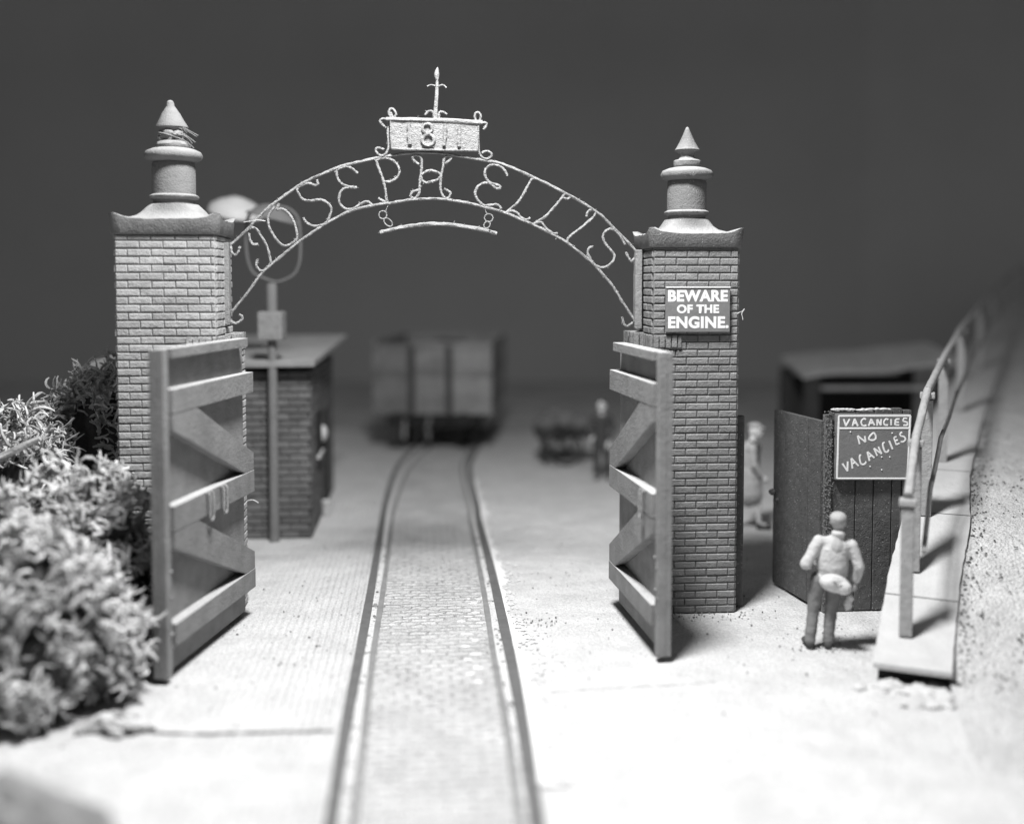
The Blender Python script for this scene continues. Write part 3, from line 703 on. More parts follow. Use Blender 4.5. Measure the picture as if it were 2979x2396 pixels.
for i in range(60): cr.ell((random.uniform(-fw / 2 + .05, fw / 2 - .3), .05, fz + random.uniform(-.005, .02)), (random.uniform(.02, .06), .04, random.uniform(.008, .02)), 7)
cr.build('chipped_edge', 'coping', fence)
SN = 1734 / 300.0
def gn(px): return [on_gate(*q, fly - .07) for q in crop(2400, 1150, SN, px)]
nbx, nbz = gn([(790, 1415)])[0]
nb = thing('notice_board', 'grey notice board with white border lettered VACANCIES NO VACANCIES on the plank fence', 'sign', gworld(nbx, fly, nbz), YAW)
def nbp(px): return [(x - nbx, z - nbz) for x, z in gn(px)]
MB().prism(nbp([(190, 318), (1440, 318), (1392, 1415), (172, 1415)]), -.085, -.008).build('board', 'sign', nb, bevel=.005)
nw = .0155
def stroke(mb, px, wd=.017, y=-.0885):
    p = [Vector((x, y, z)) for x, z in nbp(px)]
    if len(p) > 2: p = spline(p, 3)
    mb.tube(p, wd * .5, 6, jit=.15); return mb
bo = MB()
for px in ([(222, 342), (1428, 338)], [(224, 342), (212, 800), (195, 1392)], [(1426, 338), (1405, 800), (1378, 1392)], [(190, 1392), (1385, 1392)], [(230, 550), (1412, 546)]): stroke(bo, px, .030)
for v in bo.v: v.y = -.0865 + (v.y + .0885) * .35
bo.build('border', 'white', nb)
words = {
 'v1': [[(305, 395), (345, 510)], [(345, 510), (410, 395)], [(455, 510), (490, 390)], [(490, 390), (545, 510)], [(465, 465), (530, 462)], [(680, 400), (640, 390), (605, 430), (612, 490), (650, 510), (690, 495)],
        [(725, 510), (770, 395)], [(770, 395), (825, 500)], [(740, 465), (805, 460)], [(870, 505), (872, 400)], [(872, 400), (930, 500)], [(930, 500), (938, 395)], [(1055, 405), (1015, 395), (985, 440), (995, 490), (1050, 495)], [(1105, 395), (1105, 500)],
        [(1245, 395), (1180, 400)], [(1180, 400), (1170, 495)], [(1170, 495), (1240, 495)], [(1175, 450), (1235, 448)], [(1375, 385), (1320, 385), (1310, 430), (1370, 450), (1375, 495), (1310, 498)]],
 'v2': [[(575, 815), (540, 675)], [(540, 675), (675, 780)], [(675, 780), (660, 680)], [(800, 630), (740, 690), (735, 735), (790, 750), (840, 730), (845, 680), (820, 630), (795, 632)]],
 'v3': [[(285, 1140), (370, 1270)], [(370, 1270), (375, 1105)], [(455, 1225), (435, 1055)], [(435, 1055), (555, 1180)], [(445, 1150), (510, 1120)], [(600, 1000), (575, 1010), (580, 1090), (605, 1150), (660, 1150), (685, 1105)],
        [(740, 1095), (705, 945)], [(705, 945), (822, 1045)], [(725, 1035), (780, 1005)], [(870, 1010), (815, 885)], [(815, 885), (945, 980)], [(945, 980), (890, 860)], [(995, 785), (965, 810), (975, 880), (1005, 945), (1045, 945), (1065, 905)], [(1070, 760), (1130, 900)],
        [(1195, 690), (1150, 705)], [(1150, 705), (1190, 825)], [(1190, 825), (1245, 800)], [(1168, 765), (1215, 745)], [(1290, 615), (1255, 640), (1270, 680), (1320, 690), (1345, 735), (1310, 775), (1265, 775)]]}
for k_, ss in words.items():
    mb = MB()
    for px in ss: stroke(mb, px, .027)
    for v in mb.v: v.y = -.0865 + (v.y + .0885) * .3
    mb.build('lettering', 'white', nb)
for px in ((945, 1030), (1080, 1030), (945, 1245), (750, 1190), (420, 610), (1120, 630)):
    x, z = nbp([px])[0]; MB().ell((x, -.088, z), .010, 8).build('grit_speck', 'white', nb)
# wicket door standing open
da = gworld(f0 - .10, fly + .03); db = ground(1630 * D, 1228 * D)
dd = db - da; dl = Vector((dd.x, dd.y, 0)).length
wd = thing('wicket_door', 'dark narrow wicket door standing ajar between the gatepost and the notice board', 'door', (da.x, da.y, 0), math.atan2(dd.y, dd.x))
dz = 2.66
mb = MB()
for i in range(4): mb.box((dl * (i + .5) / 4, random.uniform(-.003, .003), dz / 2 + .02), (dl / 4 - .008, .07, dz - .03))
mb.box((dl / 2, -.01, dz / 2), (dl - .02, .045, dz - .08)); mb.build('planks', 'fence', wd, bevel=.005)
kb = MB(); kb.ell((dl - .05, .07, 1.42), (.06, .06, .05), 10, lump=.4, seed=3).ell((dl - .17, .05, 1.33), .025, 8); kb.build('latch', 'grit', wd, smooth=True)
# post on the far side of the gatepost
wx0, _ = on_gate(1549 * D, 1000 * D, .95); wx1, _ = on_gate(1563 * D, 1000 * D, .55)
_, wz = on_gate(1556 * D, 870 * D, .55)
wp = MB().box((0, 0, wz / 2), (.15, .12, wz)).build('wicket_post', 'fence', None, bevel=.008)
wp.location = gworld(rx1 + .10, .30); wp.rotation_euler = (0, 0, YAW)
tag(wp, 'dark upright timber post against the outer side of the right gatepost', 'post')

# ------------------------------------------------------------------ ramp, its wall and railing at the right
ST = [(4.52, 11.85, .23, .84), (4.80, 12.5, .34, .85), (5.32, 13.6, .84, .86), (5.80, 14.5, 1.27, .87), (6.42, 16.0, 1.52, .90), (7.09, 17.5, 1.64, .92), (9.26, 22, 1.93, .96), (13.2, 30, 2.28, 1.05), (16.2, 36, 2.62, 1.1), (19.5, 42, 3.15, 1.1), (23.2, 48, 3.8, 1.1)]
cen = spline([(s[0], s[1], s[2]) for s in ST], 8); wid = [v.x for v in spline([(s[3], 0, 0) for s in ST], 8)]
def perp(i):
    a, b = cen[max(i - 1, 0)], cen[min(i + 1, len(cen) - 1)]; t = Vector((b.x - a.x, b.y - a.y, 0)).normalized(); return Vector((t.y, -t.x, 0))
rw = thing('ramp_wall', 'long sloping stone kerb wall of the ramp climbing away at the right', 'wall', (ST[0][0], ST[0][1], 0))
o0 = Vector((ST[0][0], ST[0][1], 0))
def loft(secs, m, name, parent, off=o0, smooth=False):
    mb = MB(); k = len(secs[0])
    for s in secs: mb.v += [v - off for v in s]
    for i in range(len(secs) - 1):
        for j in range(k): mb.f.append((i * k + j, i * k + (j + 1) % k, (i + 1) * k + (j + 1) % k, (i + 1) * k + j))
    mb.f += [tuple(range(k)), tuple((len(secs) - 1) * k + j for j in range(k))[::-1]]
    return mb.build(name, m, parent, smooth)
secs, wsec = [], []
for i, c in enumerate(cen):
    n = perp(i); h = wid[i] / 2; jit = random.uniform(-.008, .008); z = Vector((0, 0, 1)); zt = .075 if i > 1 else .06
    secs.append([c - n * (h + jit), c - n * (h + jit) - z * zt, c + n * (h - jit) - z * zt, c + n * (h - jit)])
    if i >= 3:
        b = Vector((c.x, c.y, -.05)); tp = Vector((c.x, c.y, c.z - zt - .002)); q = h - .04
        wsec.append([tp - n * q, b - n * q, b + n * q, tp + n * q])
loft(secs, 'coping', 'coping', rw); loft(wsec, 'dark', 'wall_face', rw)
jm = MB()
for idx in (13, 26, 38):
    c = cen[idx]; n = perp(idx); h = wid[idx] / 2
    jm.bar(c - n * h - o0 + Vector((0, 0, .002)), c + n * h - o0 + Vector((0, 0, .002)), .02, .008)
jm.build('coping_joint', 'seam', rw)
rb_ = MB()
for i in range(46):
    q = random.uniform(.02, .09); rb_.ell((random.gauss(.0, .24), random.uniform(-.15, .5), random.uniform(.0, .03)), (q * 1.5, q * 1.3, q * .7), 10, lump=.7, seed=i)
rub = rb_.build('rubble', mat('plaster_rubble', .6, .12, 4, .6, 30), None, smooth=True); rub.location = o0 + Vector((.02, -.40, -.02))
kind(rub, 'stuff', 'pale rubble packed below the near end of the ramp wall')
road = MB(); K_ = 10
first = [Vector((4.9, 8.0, -.02)), Vector((4.95, 10.6, .0))]
rows = []
for i, c in enumerate(cen):
    n = perp(i); zt = max(c.z - .06, .0); zt *= min(1, .45 + i / 16)
    p0 = c + n * (wid[i] / 2 - .02)
    rows.append([Vector((p0.x, p0.y, zt)) + Vector((.94, -.34, 0)) * (9.0 * k / (K_ - 1)) + Vector((0, 0, .012 * noise.noise(Vector((p0.x * 2, k, p0.y * 2))))) for k in range(K_)])
r0 = [Vector((v.x - .6, v.y - 2.2, -.03)) for v in rows[0]]
rows = [r0] + rows
for r_ in rows: road.v += r_
for i in range(len(rows) - 1):
    for k in range(K_ - 1): a = i * K_ + k; road.f.append((a, a + 1, a + K_ + 1, a + K_))
kind(road.build('ramp', mat('ramp_sand', .64, .18, 1.5, 1.0, 30, fine=.55, bdist=.05), smooth=True), 'structure')
# railing
rl = thing('railing', 'timber post and rail fence following the sloping kerb wall', 'railing', o0)
def on_path(Y):
    for i in range(len(cen) - 1):
        if cen[i].y <= Y <= cen[i + 1].y: return cen[i].lerp(cen[i + 1], (Y - cen[i].y) / (cen[i + 1].y - cen[i].y)), i
    return cen[-1], len(cen) - 1
tops = []
for Y, top in ((12.55, 2.0), (13.62, 2.55), (14.75, 3.05), (17.5, 3.33), (22, 3.63), (29, 3.95), (36, 4.33), (42, 4.86), (47, 5.4)):
    c, i = on_path(Y); n = perp(i); c = c - n * (.12 if Y < 13 else .14 if Y < 16 else .0); c = c - o0
    rot = Matrix.Rotation(-.38, 3, 'Z')
    pb = MB(); pb.box((c.x, c.y, (c.z + top - .1) / 2), (.15, .15, top - .1 - c.z), rot)
    p_ = pb.build('post', 'post', rl, bevel=.012)
    MB().box((c.x, c.y, top - .04), (.20, .20, .085), rot).build('post_cap', 'post', p_, bevel=.02)
    tops.append(Vector((c.x, c.y, top)))
for i in range(len(tops) - 1):
    a, b = tops[i], tops[i + 1]
    mb = MB(); mb.tube(spline([a + Vector((0, 0, .03)), a.lerp(b, .5) + Vector((0, 0, .025)), b + Vector((0, 0, .03))], 5), .055, 8, jit=.05); mb.build('handrail', 'post', rl, smooth=True)
    o2 = Vector((.17, -.07, -.62)); MB().tube(spline([a + o2, a.lerp(b, .5) + o2 - Vector((0, 0, .03)), b + o2], 4), .032, 7, jit=.06).build('lower_rail', 'post', rl)

# ------------------------------------------------------------------ lamp post with oval hoop
SL = 3.1525
lpY = 19.0; lb = ground(578 * D, 1138 * D); lpY = lb.y
lp = thing('lamp_post', 'grey lamp post topped by an oval hoop, in front of the block hut', 'lamp post', (lb.x, lb.y, 0))
def L3(px, dy=0): return [at_y(*q, lpY + dy) - Vector((lb.x, lb.y, 0)) for q in crop(560, 500, SL, px)]
zb0 = L3([(750, 1540)])[0].z; zb1 = L3([(750, 1280)])[0].z; ztp = L3([(768, 1020)])[0].z
MB().lathe([(.10, 0), (.088, .05), (.082, .2), (.08, zb0 + .02)], 16).build('pole', 'pole', lp, smooth=True)
MB().box((.0, 0, (zb0 + zb1) / 2), (.43, .38, zb1 - zb0)).build('switch_box', 'plate', lp, bevel=.03)
MB().lathe([(.095, zb1 - .02), (.092, ztp - .05), (.08, ztp)], 16).build('neck', 'pole', lp, smooth=True)
MB().tube(spline(L3([(765, 1010), (650, 975), (560, 930), (512, 830), (492, 700), (490, 540), (505, 430), (565, 345), (660, 308), (800, 318), (900, 352), (965, 430), (985, 550), (990, 700), (980, 830), (940, 930), (860, 985)]), 5, True), .028, 8, True).build('hoop', 'hoop', lp, smooth=True)
sh = MB(); cc = L3([(735, 420)])[0]
rot = Matrix.Rotation(R(14), 3, 'Y')
sh.lathe([(.03, .22), (.12, .19), (.30, .10), (.46, .0), (.465, -.03), (.44, -.02), (.28, .07), (.03, .15)], 28)
sh.v = [rot @ v + cc for v in sh.v]; sh.build('lamp_shade', 'hoop', lp, smooth=True)
MB().tube([cc + Vector((0, 0, .2)), L3([(735, 315)])[0]], .02, 6).build('hanger', 'hoop', lp)

# pale lamp further back in the yard, its post hidden behind the left gatepost
yl = at_y(497 * D, 436 * D, 21.0)
yd = thing('yard_lamp', 'blurred white enamel yard lamp high behind the left gatepost', 'lamp', (yl.x - .35, 21.0, 0))
MB().lathe([(.12, 0), (.09, .3), (.06, yl.z + .15)], 12).build('pole', 'hoop', yd, smooth=True)
MB().tube([(0, 0, yl.z + .12), (.2, 0, yl.z + .18), (.36, 0, yl.z + .22)], .03, 8).build('bracket', 'hoop', yd, smooth=True)
ys = MB().lathe([(.05, .20), (.14, .18), (.34, .10), (.50, .0), (.54, -.11), (.52, -.10), (.36, .03), (.05, .15)], 28); rot = Matrix.Rotation(R(12), 3, 'Y') @ Matrix.Rotation(R(16), 3, 'X')
ys.v = [rot @ v + Vector((.36, 0, yl.z)) for v in ys.v]; ys.build('lamp_shade', 'enamel', yd, smooth=True)

# ------------------------------------------------------------------ block hut
hb0 = ground(655 * D, 1131 * D); HD = 4.6; HW = 3.5
hut = thing('block_hut', 'low block-built hut with a flat felt roof beside the lamp post', 'hut', (hb0.x, hb0.y, 0), YAW)
HZ = 3.02
mb = MB(); mb.box((-HW / 2, HD / 2, HZ / 2), (HW - .04, HD - .04, HZ))
bricks(mb, (-HW, 0, 0), (1, 0, 0), (0, -1, 0), HW, 0, HZ, .125, .33, .02, .025)
bricks(mb, (0, 0, 0), (0, 1, 0), (1, 0, 0), HD, 0, HZ, .125, .33, .02, .025, phase=1)
bricks(mb, (-HW, HD, 0), (0, -1, 0), (-1, 0, 0), HD, 0, HZ, .125, .33, .02, .025, phase=1)
mb.build('wall', 'hutwall', hut)
rf = MB(); rf.add([(-HW - .3, -.28, HZ + .16), (.12, -.28, HZ + .20), (.34, HD + .3, HZ + .42), (-HW - .3, HD + .3, HZ + .40), (-HW - .3, -.28, HZ + .05), (.12, -.28, HZ + .08), (.34, HD + .3, HZ + .32), (-HW - .3, HD + .3, HZ + .30)],
                  [(0, 1, 2, 3), (7, 6, 5, 4), (0, 4, 5, 1), (1, 5, 6, 2), (2, 6, 7, 3), (3, 7, 4, 0)])
rf.build('roof', 'roof', hut, bevel=.02)
do = MB(); do.box((.045, 2.6, 1.0), (.03, .9, 2.0)).build('door', 'dark', hut)
wn = MB(); wn.box((.045, 1.2, 1.75), (.03, .8, .8)); w1 = wn.build('window', 'under', hut)
MB().box((.07, 1.2, 1.33), (.06, .9, .06)).build('sill', 'coping', w1)
tl = at_y(679 * D, 912 * D, hb0.y + 1.9)
wl = MB().ell((0, 0, 0), (.10, .16, .17), 14).build('wall_lantern', 'enamel', None, smooth=True); wl.location = (hb0.x - .1, hb0.y + 2.0, tl.z)
wl.location = tl
tag(wl, 'small pale round lantern on the track side of the block hut', 'lantern')
bk = MB().lathe([(.09, 0), (.13, .26), (.135, .27), (.12, .26), (.085, .02)], 16).build('bucket', 'enamel', None, smooth=True)
bp_ = ground(668 * D, 1082 * D); bk.location = (bp_.x + .18, bp_.y, 0)
tag(bk, 'small pale bucket on the ground by the corner of the block hut', 'bucket')

# ------------------------------------------------------------------ goods wagon at the end of the track
wb = ground(910 * D, 951 * D); WS = FPX / D / wb.y
wg = thing('goods_wagon', 'weathered open goods wagon, out of focus at the far end of the track', 'wagon', (wb.x, wb.y, 0), -.066)
hw = 1.63; z0, zt_, WL = 1.03, 3.02, 5.2
for i, (a, b, top) in enumerate(((-hw, -.55, zt_ - .08), (-.55, .48, zt_), (.48, hw, zt_ - .02))):
    mb = MB(); n = 8
    for k in range(n):
        za = z0 + (top - z0) * k / n; zb = z0 + (top - z0) * (k + 1) / n
        mb.box(((a + b) / 2, random.uniform(-.012, .012), (za + zb) / 2), (b - a - .02, .09, zb - za - .014))
    mb.build('end_panel', mat('wagon_end_%d' % i, (.20, .24, .29)[i], .25, 3, .5, 30, island=.18), wg)
for x in (-.55, .48):
    MB().box((x, -.10, (z0 + zt_) / 2 - .1), (.17, .10, zt_ - z0 - .1)).build('stanchion', 'cloth_dark', wg)
for s in (-1, 1):
    mb = MB()
    for k in range(8):
        za = z0 + (zt_ - z0) * k / 8; mb.box((s * (hw - .04), WL / 2 + .05, za + .12), (.09, WL - .02, (zt_ - z0) / 8 - .014))
    mb.build('side', 'wagon', wg)
    MB().box((s * (hw + .02), .65, 2.1), (.06, .3, 1.7)).build('side_post', 'under', wg)
    o = MB().lathe([(.005, 0), (.2, .0), (.2, .05), (.07, .06), (.07, .5)], 18).build('buffer', 'under', wg, smooth=True); o.rotation_euler = (R(-90), 0, 0); o.location = (s * .9, -.48, .93)
    for y in (1.1, 4.1):
        o = MB().lathe([(.52, -.06), (.56, -.06), (.50, -.05), (.50, .06), (.2, .07), (.1, .12)], 26).build('wheel', 'under', wg, smooth=True)
        o.rotation_euler = (0, R(90) * s, 0); o.location = (s * .86, y, .54)
MB().box((0, WL - .02, (z0 + zt_) / 2), (2 * hw - .1, .09, zt_ - z0 - .02)).build('end_panel', 'wagon', wg)
lo_ = MB(); lo_.ell((0, WL / 2, zt_ - .62), (1.5, 2.45, .52), 24, lump=.25, seed=8); lo_.build('coal_load', 'dark', wg)
MB().box((0, WL / 2, .86), (2.5, WL - .1, .30)).build('underframe', 'under', wg)
mb = MB(); mb.box((0, WL / 2, z0 + .04), (2 * hw - .2, WL - .1, .06)).build('floor', 'under', wg)
ck = MB(); ck.tube(spline([(-.05, -.05, .95), (-.05, -.2, .92), (-.08, -.24, .75), (-.12, -.2, .62), (-.06, -.18, .5), (-.1, -.2, .34)], 4), .055, 8); ck.build('coupling', 'pole', wg, smooth=True)
tb = MB(); tb.box((-.75, -.06, .62), (.08, .05, .5)).build('brake_lever', 'post', wg)

# ------------------------------------------------------------------ open shelter behind the fence
sb0 = ground(1690 * D, 985 * D)
sx0 = at_y(1692 * D, 790 * D, 27.0); sx1 = at_y(2000 * D, 752 * D, 28.0)
shd = thing('open_shelter', 'blurred open shelter with a flat sagging roof behind the plank fence', 'shelter', (sx0.x, 27.0, 0))
Wd = sx1.x - sx0.x; zl, zr = sx0.z, sx1.z - .0
rf = MB(); n = 10; top, bot = [], []
for j, (yy, dz) in enumerate(((0, 0), (3.2, .30))):
    for i in range(n + 1):
        t = i / n; x = Wd * t + .2 * j; z = zl + (zr - zl) * t + dz + .10 * noise.noise(Vector((t * 3, yy, 0))); rf.v.append(Vector((x, yy, z)))
k = len(rf.v); rf.v += [v - Vector((0, 0, .10)) for v in rf.v]
for i in range(n):
    rf.f += [(i, i + 1, n + 2 + i, n + 1 + i), (k + n + 1 + i, k + n + 2 + i, k + i + 1, k + i), (i, k + i, k + i + 1, i + 1), (n + 1 + i, n + 2 + i, k + n + 2 + i, k + n + 1 + i)]
rf.f += [(0, n + 1, k + n + 1, k), (n, k + n, k + 2 * n + 1, 2 * n + 1)]
rf.build('roof', 'shed', shd)
for x, y in ((.25, .15), (Wd - .55, .15), (.35, 3.0), (Wd - .4, 3.0)):
    MB().box((x, y, zl / 2), (.36, .2, zl - .06)).build('post', 'dark', shd)
bz = at_y(1800 * D, 818 * D, 27.2).z
MB().box((Wd * .46, .55, bz), (Wd * .78, .6, .10)).build('bench_board', 'shed', shd, bevel=.02)
MB().box((Wd / 2, 3.15, 1.0), (Wd - .4, .08, 2.0)).build('back_wall', 'dark', shd)

# ------------------------------------------------------------------ people
def head(c, face, r=.105, tilt=0.0):
    """face = unit direction the face looks along"""
    c = Vector(c); f = Vector(face).normalized(); s = f.cross(Vector((0, 0, 1))).normalized(); u = s.cross(f)
    m3 = Matrix((s, f, u)).transposed()
    def P(a, b, d): return c + (s * a + f * b + u * d) * (r / .105)
    k = r / .105
    return [E(c, (.082 * k, .100 * k, .118 * k), m3), E(P(0, .035, -.055), (.060 * k, .06 * k, .065 * k), m3), E(P(0, .105, -.012), (.014 * k, .022 * k, .028 * k), m3), E(P(0, .088, .03), (.06 * k, .018 * k, .014 * k), m3),
            E(P(0, .092, -.062), (.028 * k, .012 * k, .010 * k), m3), E(P(-.084, -.005, -.01), (.012 * k, .022 * k, .032 * k), m3), E(P(.084, -.005, -.01), (.012 * k, .022 * k, .032 * k), m3)], m3, P
def hand(wr, d, palm, ln=.17, curl=.5):
    """palm and five fingers; d = direction of the hand, palm = normal the fingers curl towards"""
    wr, d, palm = Vector(wr), Vector(d).normalized(), Vector(palm).normalized(); s = d.cross(palm).normalized(); palm = s.cross(d)
    out = [K(wr, wr + d * ln * .5, .030, .036), E(wr + d * ln * .32, (.038, .038, .038))]
    for i, (o, l) in enumerate(((-.030, .40), (-.010, .47), (.011, .44), (.030, .34))):
        a = wr + d * ln * .48 + s * o; b = a + (d * math.cos(curl * .6) + palm * math.sin(curl * .6)) * l * ln * .5; c = b + (d * math.cos(curl * 1.6) + palm * math.sin(curl * 1.6)) * l * ln * .5
        out += [K(a, b, .0105, .0095), K(b, c, .0095, .008)]
    a = wr + d * ln * .15 - s * .03; b = a + (d * .7 - s * .7) * ln * .24; out += [K(a, b, .013, .0105), K(b, b + (d * .95 + palm * .2) * ln * .2, .0105, .009)]
    return out
# the man reading the notice, seen from behind
mp_ = ground(1733 * D, 1362 * D); MS = .985
man = thing('person', 'man in pale jacket and grey trousers, seen from behind, reading the notice board', 'person', (mp_.x, mp_.y, 0), -.06)
man.scale = (MS, MS, MS)
hc = (.17, .03, 1.612)
hs, hm, HP = head(hc, (.25, 1, .12), .112)
Ls, Le, Lw = (-.075, .0, 1.365), (-.245, -.06, 1.085), (-.13, .17, 1.02)
Rs, Re, Rw = (.335, .0, 1.315), (.425, -.045, 1.055), (.395, .03, .845)
legs = []
for hp, kn, an, toe in (((-.075, 0, .87), (-.125, .03, .47), (-.17, -.02, .09), (-.20, .17, .045)), ((.125, 0, .87), (.10, .035, .46), (.06, -.01, .08), (.075, .19, .04))):
    legs.append((hp, kn, an, toe))
body = list(hs) + [K((.155, .0, 1.40), (.185, .015, 1.56), .058, .055), K((.02, 0, .90), (.13, 0, 1.30), .125, .14), K(Ls, Le, .045, .038), K(Le, Lw, .038, .028), K(Rs, Re, .045, .038), K(Re, Rw, .038, .028), K(Ls, Rs, .06, .06)]
body += hand(Rw, (-.1, .05, -1), (-1, .2, 0), .18, .8) + hand(Lw, (.9, .35, -.1), (0, -1, -.3), .16, .9)
for hp, kn, an, toe in legs: body += [K(hp, kn, .075, .052), K(kn, an, .052, .036), K(an, toe, .035, .03)]
bo = solid(body, 'body', 'skin', man, .0095, 3)
jk = [E((.10, -.005, 1.10), (.205, .145, .36)), E((.135, -.005, 1.27), (.20, .125, .16)), E((.06, 0, .90), (.19, .135, .14)), K(Ls, Rs, .075, .075), K(Ls, Le, .080, .072), K(Le, (-.16, .12, 1.03), .070, .058), K(Rs, Re, .082, .068), K(Re, (.402, .01, .885), .066, .058), K((.135, -.005, 1.38), (.17, .0, 1.46), .095, .078), E((.165, -.015, 1.475), (.092, .09, .05))]
solid(jk, 'jacket', 'coat', man, .011, 5, .007)
tr = []
for hp, kn, an, toe in legs: tr += [K(hp, kn, .105, .080), K(kn, (an[0], an[1], an[2] + .015), .078, .070)]
tr += [E((.025, 0, .87), (.175, .115, .12))]
solid(tr, 'trousers', 'trouser', man, .011, 4, .008)
for hp, kn, an, toe in legs:
    solid([E((an[0], an[1] + .0, .045), (.06, .075, .06)), K((an[0], an[1], .045), toe, .05, .042)], 'boot', 'cloth_dark', man, .010, 3)
cp = [E(HP(0, -.012, .055), (.108, .126, .075), hm), E(HP(0, .095, .03), (.08, .064, .015), hm), E(HP(0, -.03, .02), (.103, .102, .074), hm)]
solid(cp, 'flat_cap', 'cap', man, .010, 3)
mw_ = man.location
def mworld(v): return Matrix.Translation(mw_) @ Matrix.Rotation(-.06, 4, 'Z') @ Matrix.Scale(MS, 4) @ Vector(v)
bgp = thing('shoulder_bag', 'pale rounded canvas bag worn on the lower back of the man at the notice', 'bag', mworld((.09, -.165, .74)), -.06)
rot = Matrix.Rotation(R(13), 3, 'Y')
solid([E((0, 0, .13), (.195, .07, .115), rot), E((-.06, -.03, .14), (.10, .07, .085), rot), E((.10, -.02, .085), (.11, .075, .09), rot)], 'pouch', 'bag', bgp, .011, 3)
MB().tube(spline([(-.04, -.085, .155), (-.03, -.092, .19), (.02, -.098, .195), (.06, -.09, .165)], 4), .008, 6).build('flap_edge', 'bag', bgp, smooth=True)
pk = MB(); pk.ell((0, 0, -.07), (.052, .03, .085), 12, lump=.5, seed=4).ell((.015, 0, .0), (.045, .028, .05), 10, lump=.4, seed=2)
pk = pk.build('paper_packet', 'white', None, smooth=True); pk.location = mworld((.335, .075, .615)); pk.rotation_euler = (0, .15, 0)
tag(pk, 'small white paper packet held low in the right hand of the man at the notice', 'packet')

# long-coated walker beyond the gatepost
wp_ = ground(1590 * D, 1112 * D); wk = thing('person', 'person in a long pale coat and cap walking behind the right gatepost', 'person', (wp_.x - .06, wp_.y, 0), 0.0)
wk.scale = (1.13,) * 3
hs, hm, HP = head((.04, 0, 1.63), (1, -.45, -.02), .115)
legs = (((0.0, -.06, .86), (.09, -.06, .46), (.10, -.06, .09), (.28, -.08, .05)), ((-.02, .07, .86), (-.10, .07, .48), (-.30, .07, .16), (-.20, .05, .05)))
body = list(hs) + [K((-.02, 0, 1.40), (.02, 0, 1.56), .06, .055), K((-.02, 0, .9), (-.04, 0, 1.32), .12, .13)]
body += [K((-.05, -.17, 1.36), (-.02, -.21, 1.08), .045, .038), K((-.02, -.21, 1.08), (.12, -.18, .90), .036, .027), K((-.05, .17, 1.36), (-.12, .2, 1.08), .045, .038), K((-.12, .2, 1.08), (-.05, .2, .86), .036, .027)]
body += hand((.12, -.18, .90), (.7, 0, -.7), (0, 1, 0), .17, .6) + hand((-.05, .2, .86), (.3, 0, -1), (0, -1, 0), .17, .5)
for hp, kn, an, toe in legs: body += [K(hp, kn, .075, .052), K(kn, an, .052, .036), K(an, toe, .036, .03)]
solid(body, 'body', 'paleskin', wk, .011, 3)
solid([K((-.04, 0, 1.30), (-.02, 0, .95), .155, .145), K((-.05, -.12, 1.36), (-.05, .12, 1.36), .085, .085), K((-.05, -.17, 1.36), (-.02, -.21, 1.08), .072, .062), K((-.02, -.21, 1.08), (.09, -.19, .93), .058, .05), K((-.05, .17, 1.36), (-.12, .2, 1.08), .072, .06), K((-.12, .2, 1.08), (-.06, .2, .9), .056, .05),
       K((-.03, 0, 1.0), (-.02, 0, .58), .155, .20), K((-.04, .03, .7), (-.05, .05, .50), .15, .16)], 'long_coat', 'long_coat', wk, .013, 5, .008)
solid([K((-.03, -.13, 1.42), (-.02, .10, 1.45), .04, .04), K((.06, -.12, 1.38), (.03, -.17, 1.15), .05, .035)], 'scarf', 'cloth_dark', wk, .011, 3)
solid([E(HP(0, -.01, .07), (.105, .12, .055), hm), E(HP(0, .10, .045), (.075, .06, .013), hm)], 'flat_cap', 'cap', wk, .010, 3)
for hp, kn, an, toe in legs: solid([E((an[0], an[1], max(an[2] - .03, .05)), (.065, .055, .055)), K((an[0], an[1], max(an[2] - .04, .05)), toe, .048, .04)], 'boot', 'cloth_dark', wk, .011, 3)

# dark-suited man at the handcart
dp_ = ground(1266 * D, 1008 * D); dm = thing('person', 'blurred man in a dark suit standing at the handle of the loaded handcart', 'person', (dp_.x, dp_.y, 0), 0.0)
dm.scale = (1.04,) * 3
hs, hm, HP = head((.0, -.03, 1.66), (-.45, -1, -.05), .115)
legs = (((-.09, 0, .88), (-.11, -.05, .47), (-.10, .0, .09), (-.13, -.18, .045)), ((.09, 0, .88), (.12, -.02, .47), (.13, .03, .09), (.15, -.15, .045)))
body = list(hs) + [K((0, 0, 1.42), (0, -.01, 1.58), .06, .055), K((0, 0, .9), (0, 0, 1.32), .12, .14), K((-.19, 0, 1.38), (-.30, -.08, 1.12), .045, .038), K((-.30, -.08, 1.12), (-.20, -.26, .98), .036, .027), K((.19, 0, 1.38), (.27, -.02, 1.10), .045, .038), K((.27, -.02, 1.10), (.14, -.22, .86), .036, .027)]
body += hand((-.20, -.26, .98), (-.5, -.8, -.2), (0, 0, -1), .17, .9) + hand((.14, -.22, .86), (-.2, -.3, -1), (0, 1, 0), .18, .5)
for hp, kn, an, toe in legs: body += [K(hp, kn, .075, .052), K(kn, an, .052, .036), K(an, toe, .036, .03)]
solid(body, 'body', 'paleskin', dm, .012, 3)
solid([K((0, 0, 1.30), (0, 0, .95), .165, .15), K((-.17, 0, 1.38), (.17, 0, 1.38), .085, .085), K((-.19, 0, 1.38), (-.30, -.08, 1.12), .072, .06), K((-.30, -.08, 1.12), (-.22, -.22, 1.0), .058, .05), K((.19, 0, 1.38), (.27, -.02, 1.10), .072, .06), K((.27, -.02, 1.10), (.17, -.17, .92), .058, .05), E((0, 0, .85), (.18, .14, .14))], 'jacket', 'cloth_dark', dm, .013, 4)
t_ = []
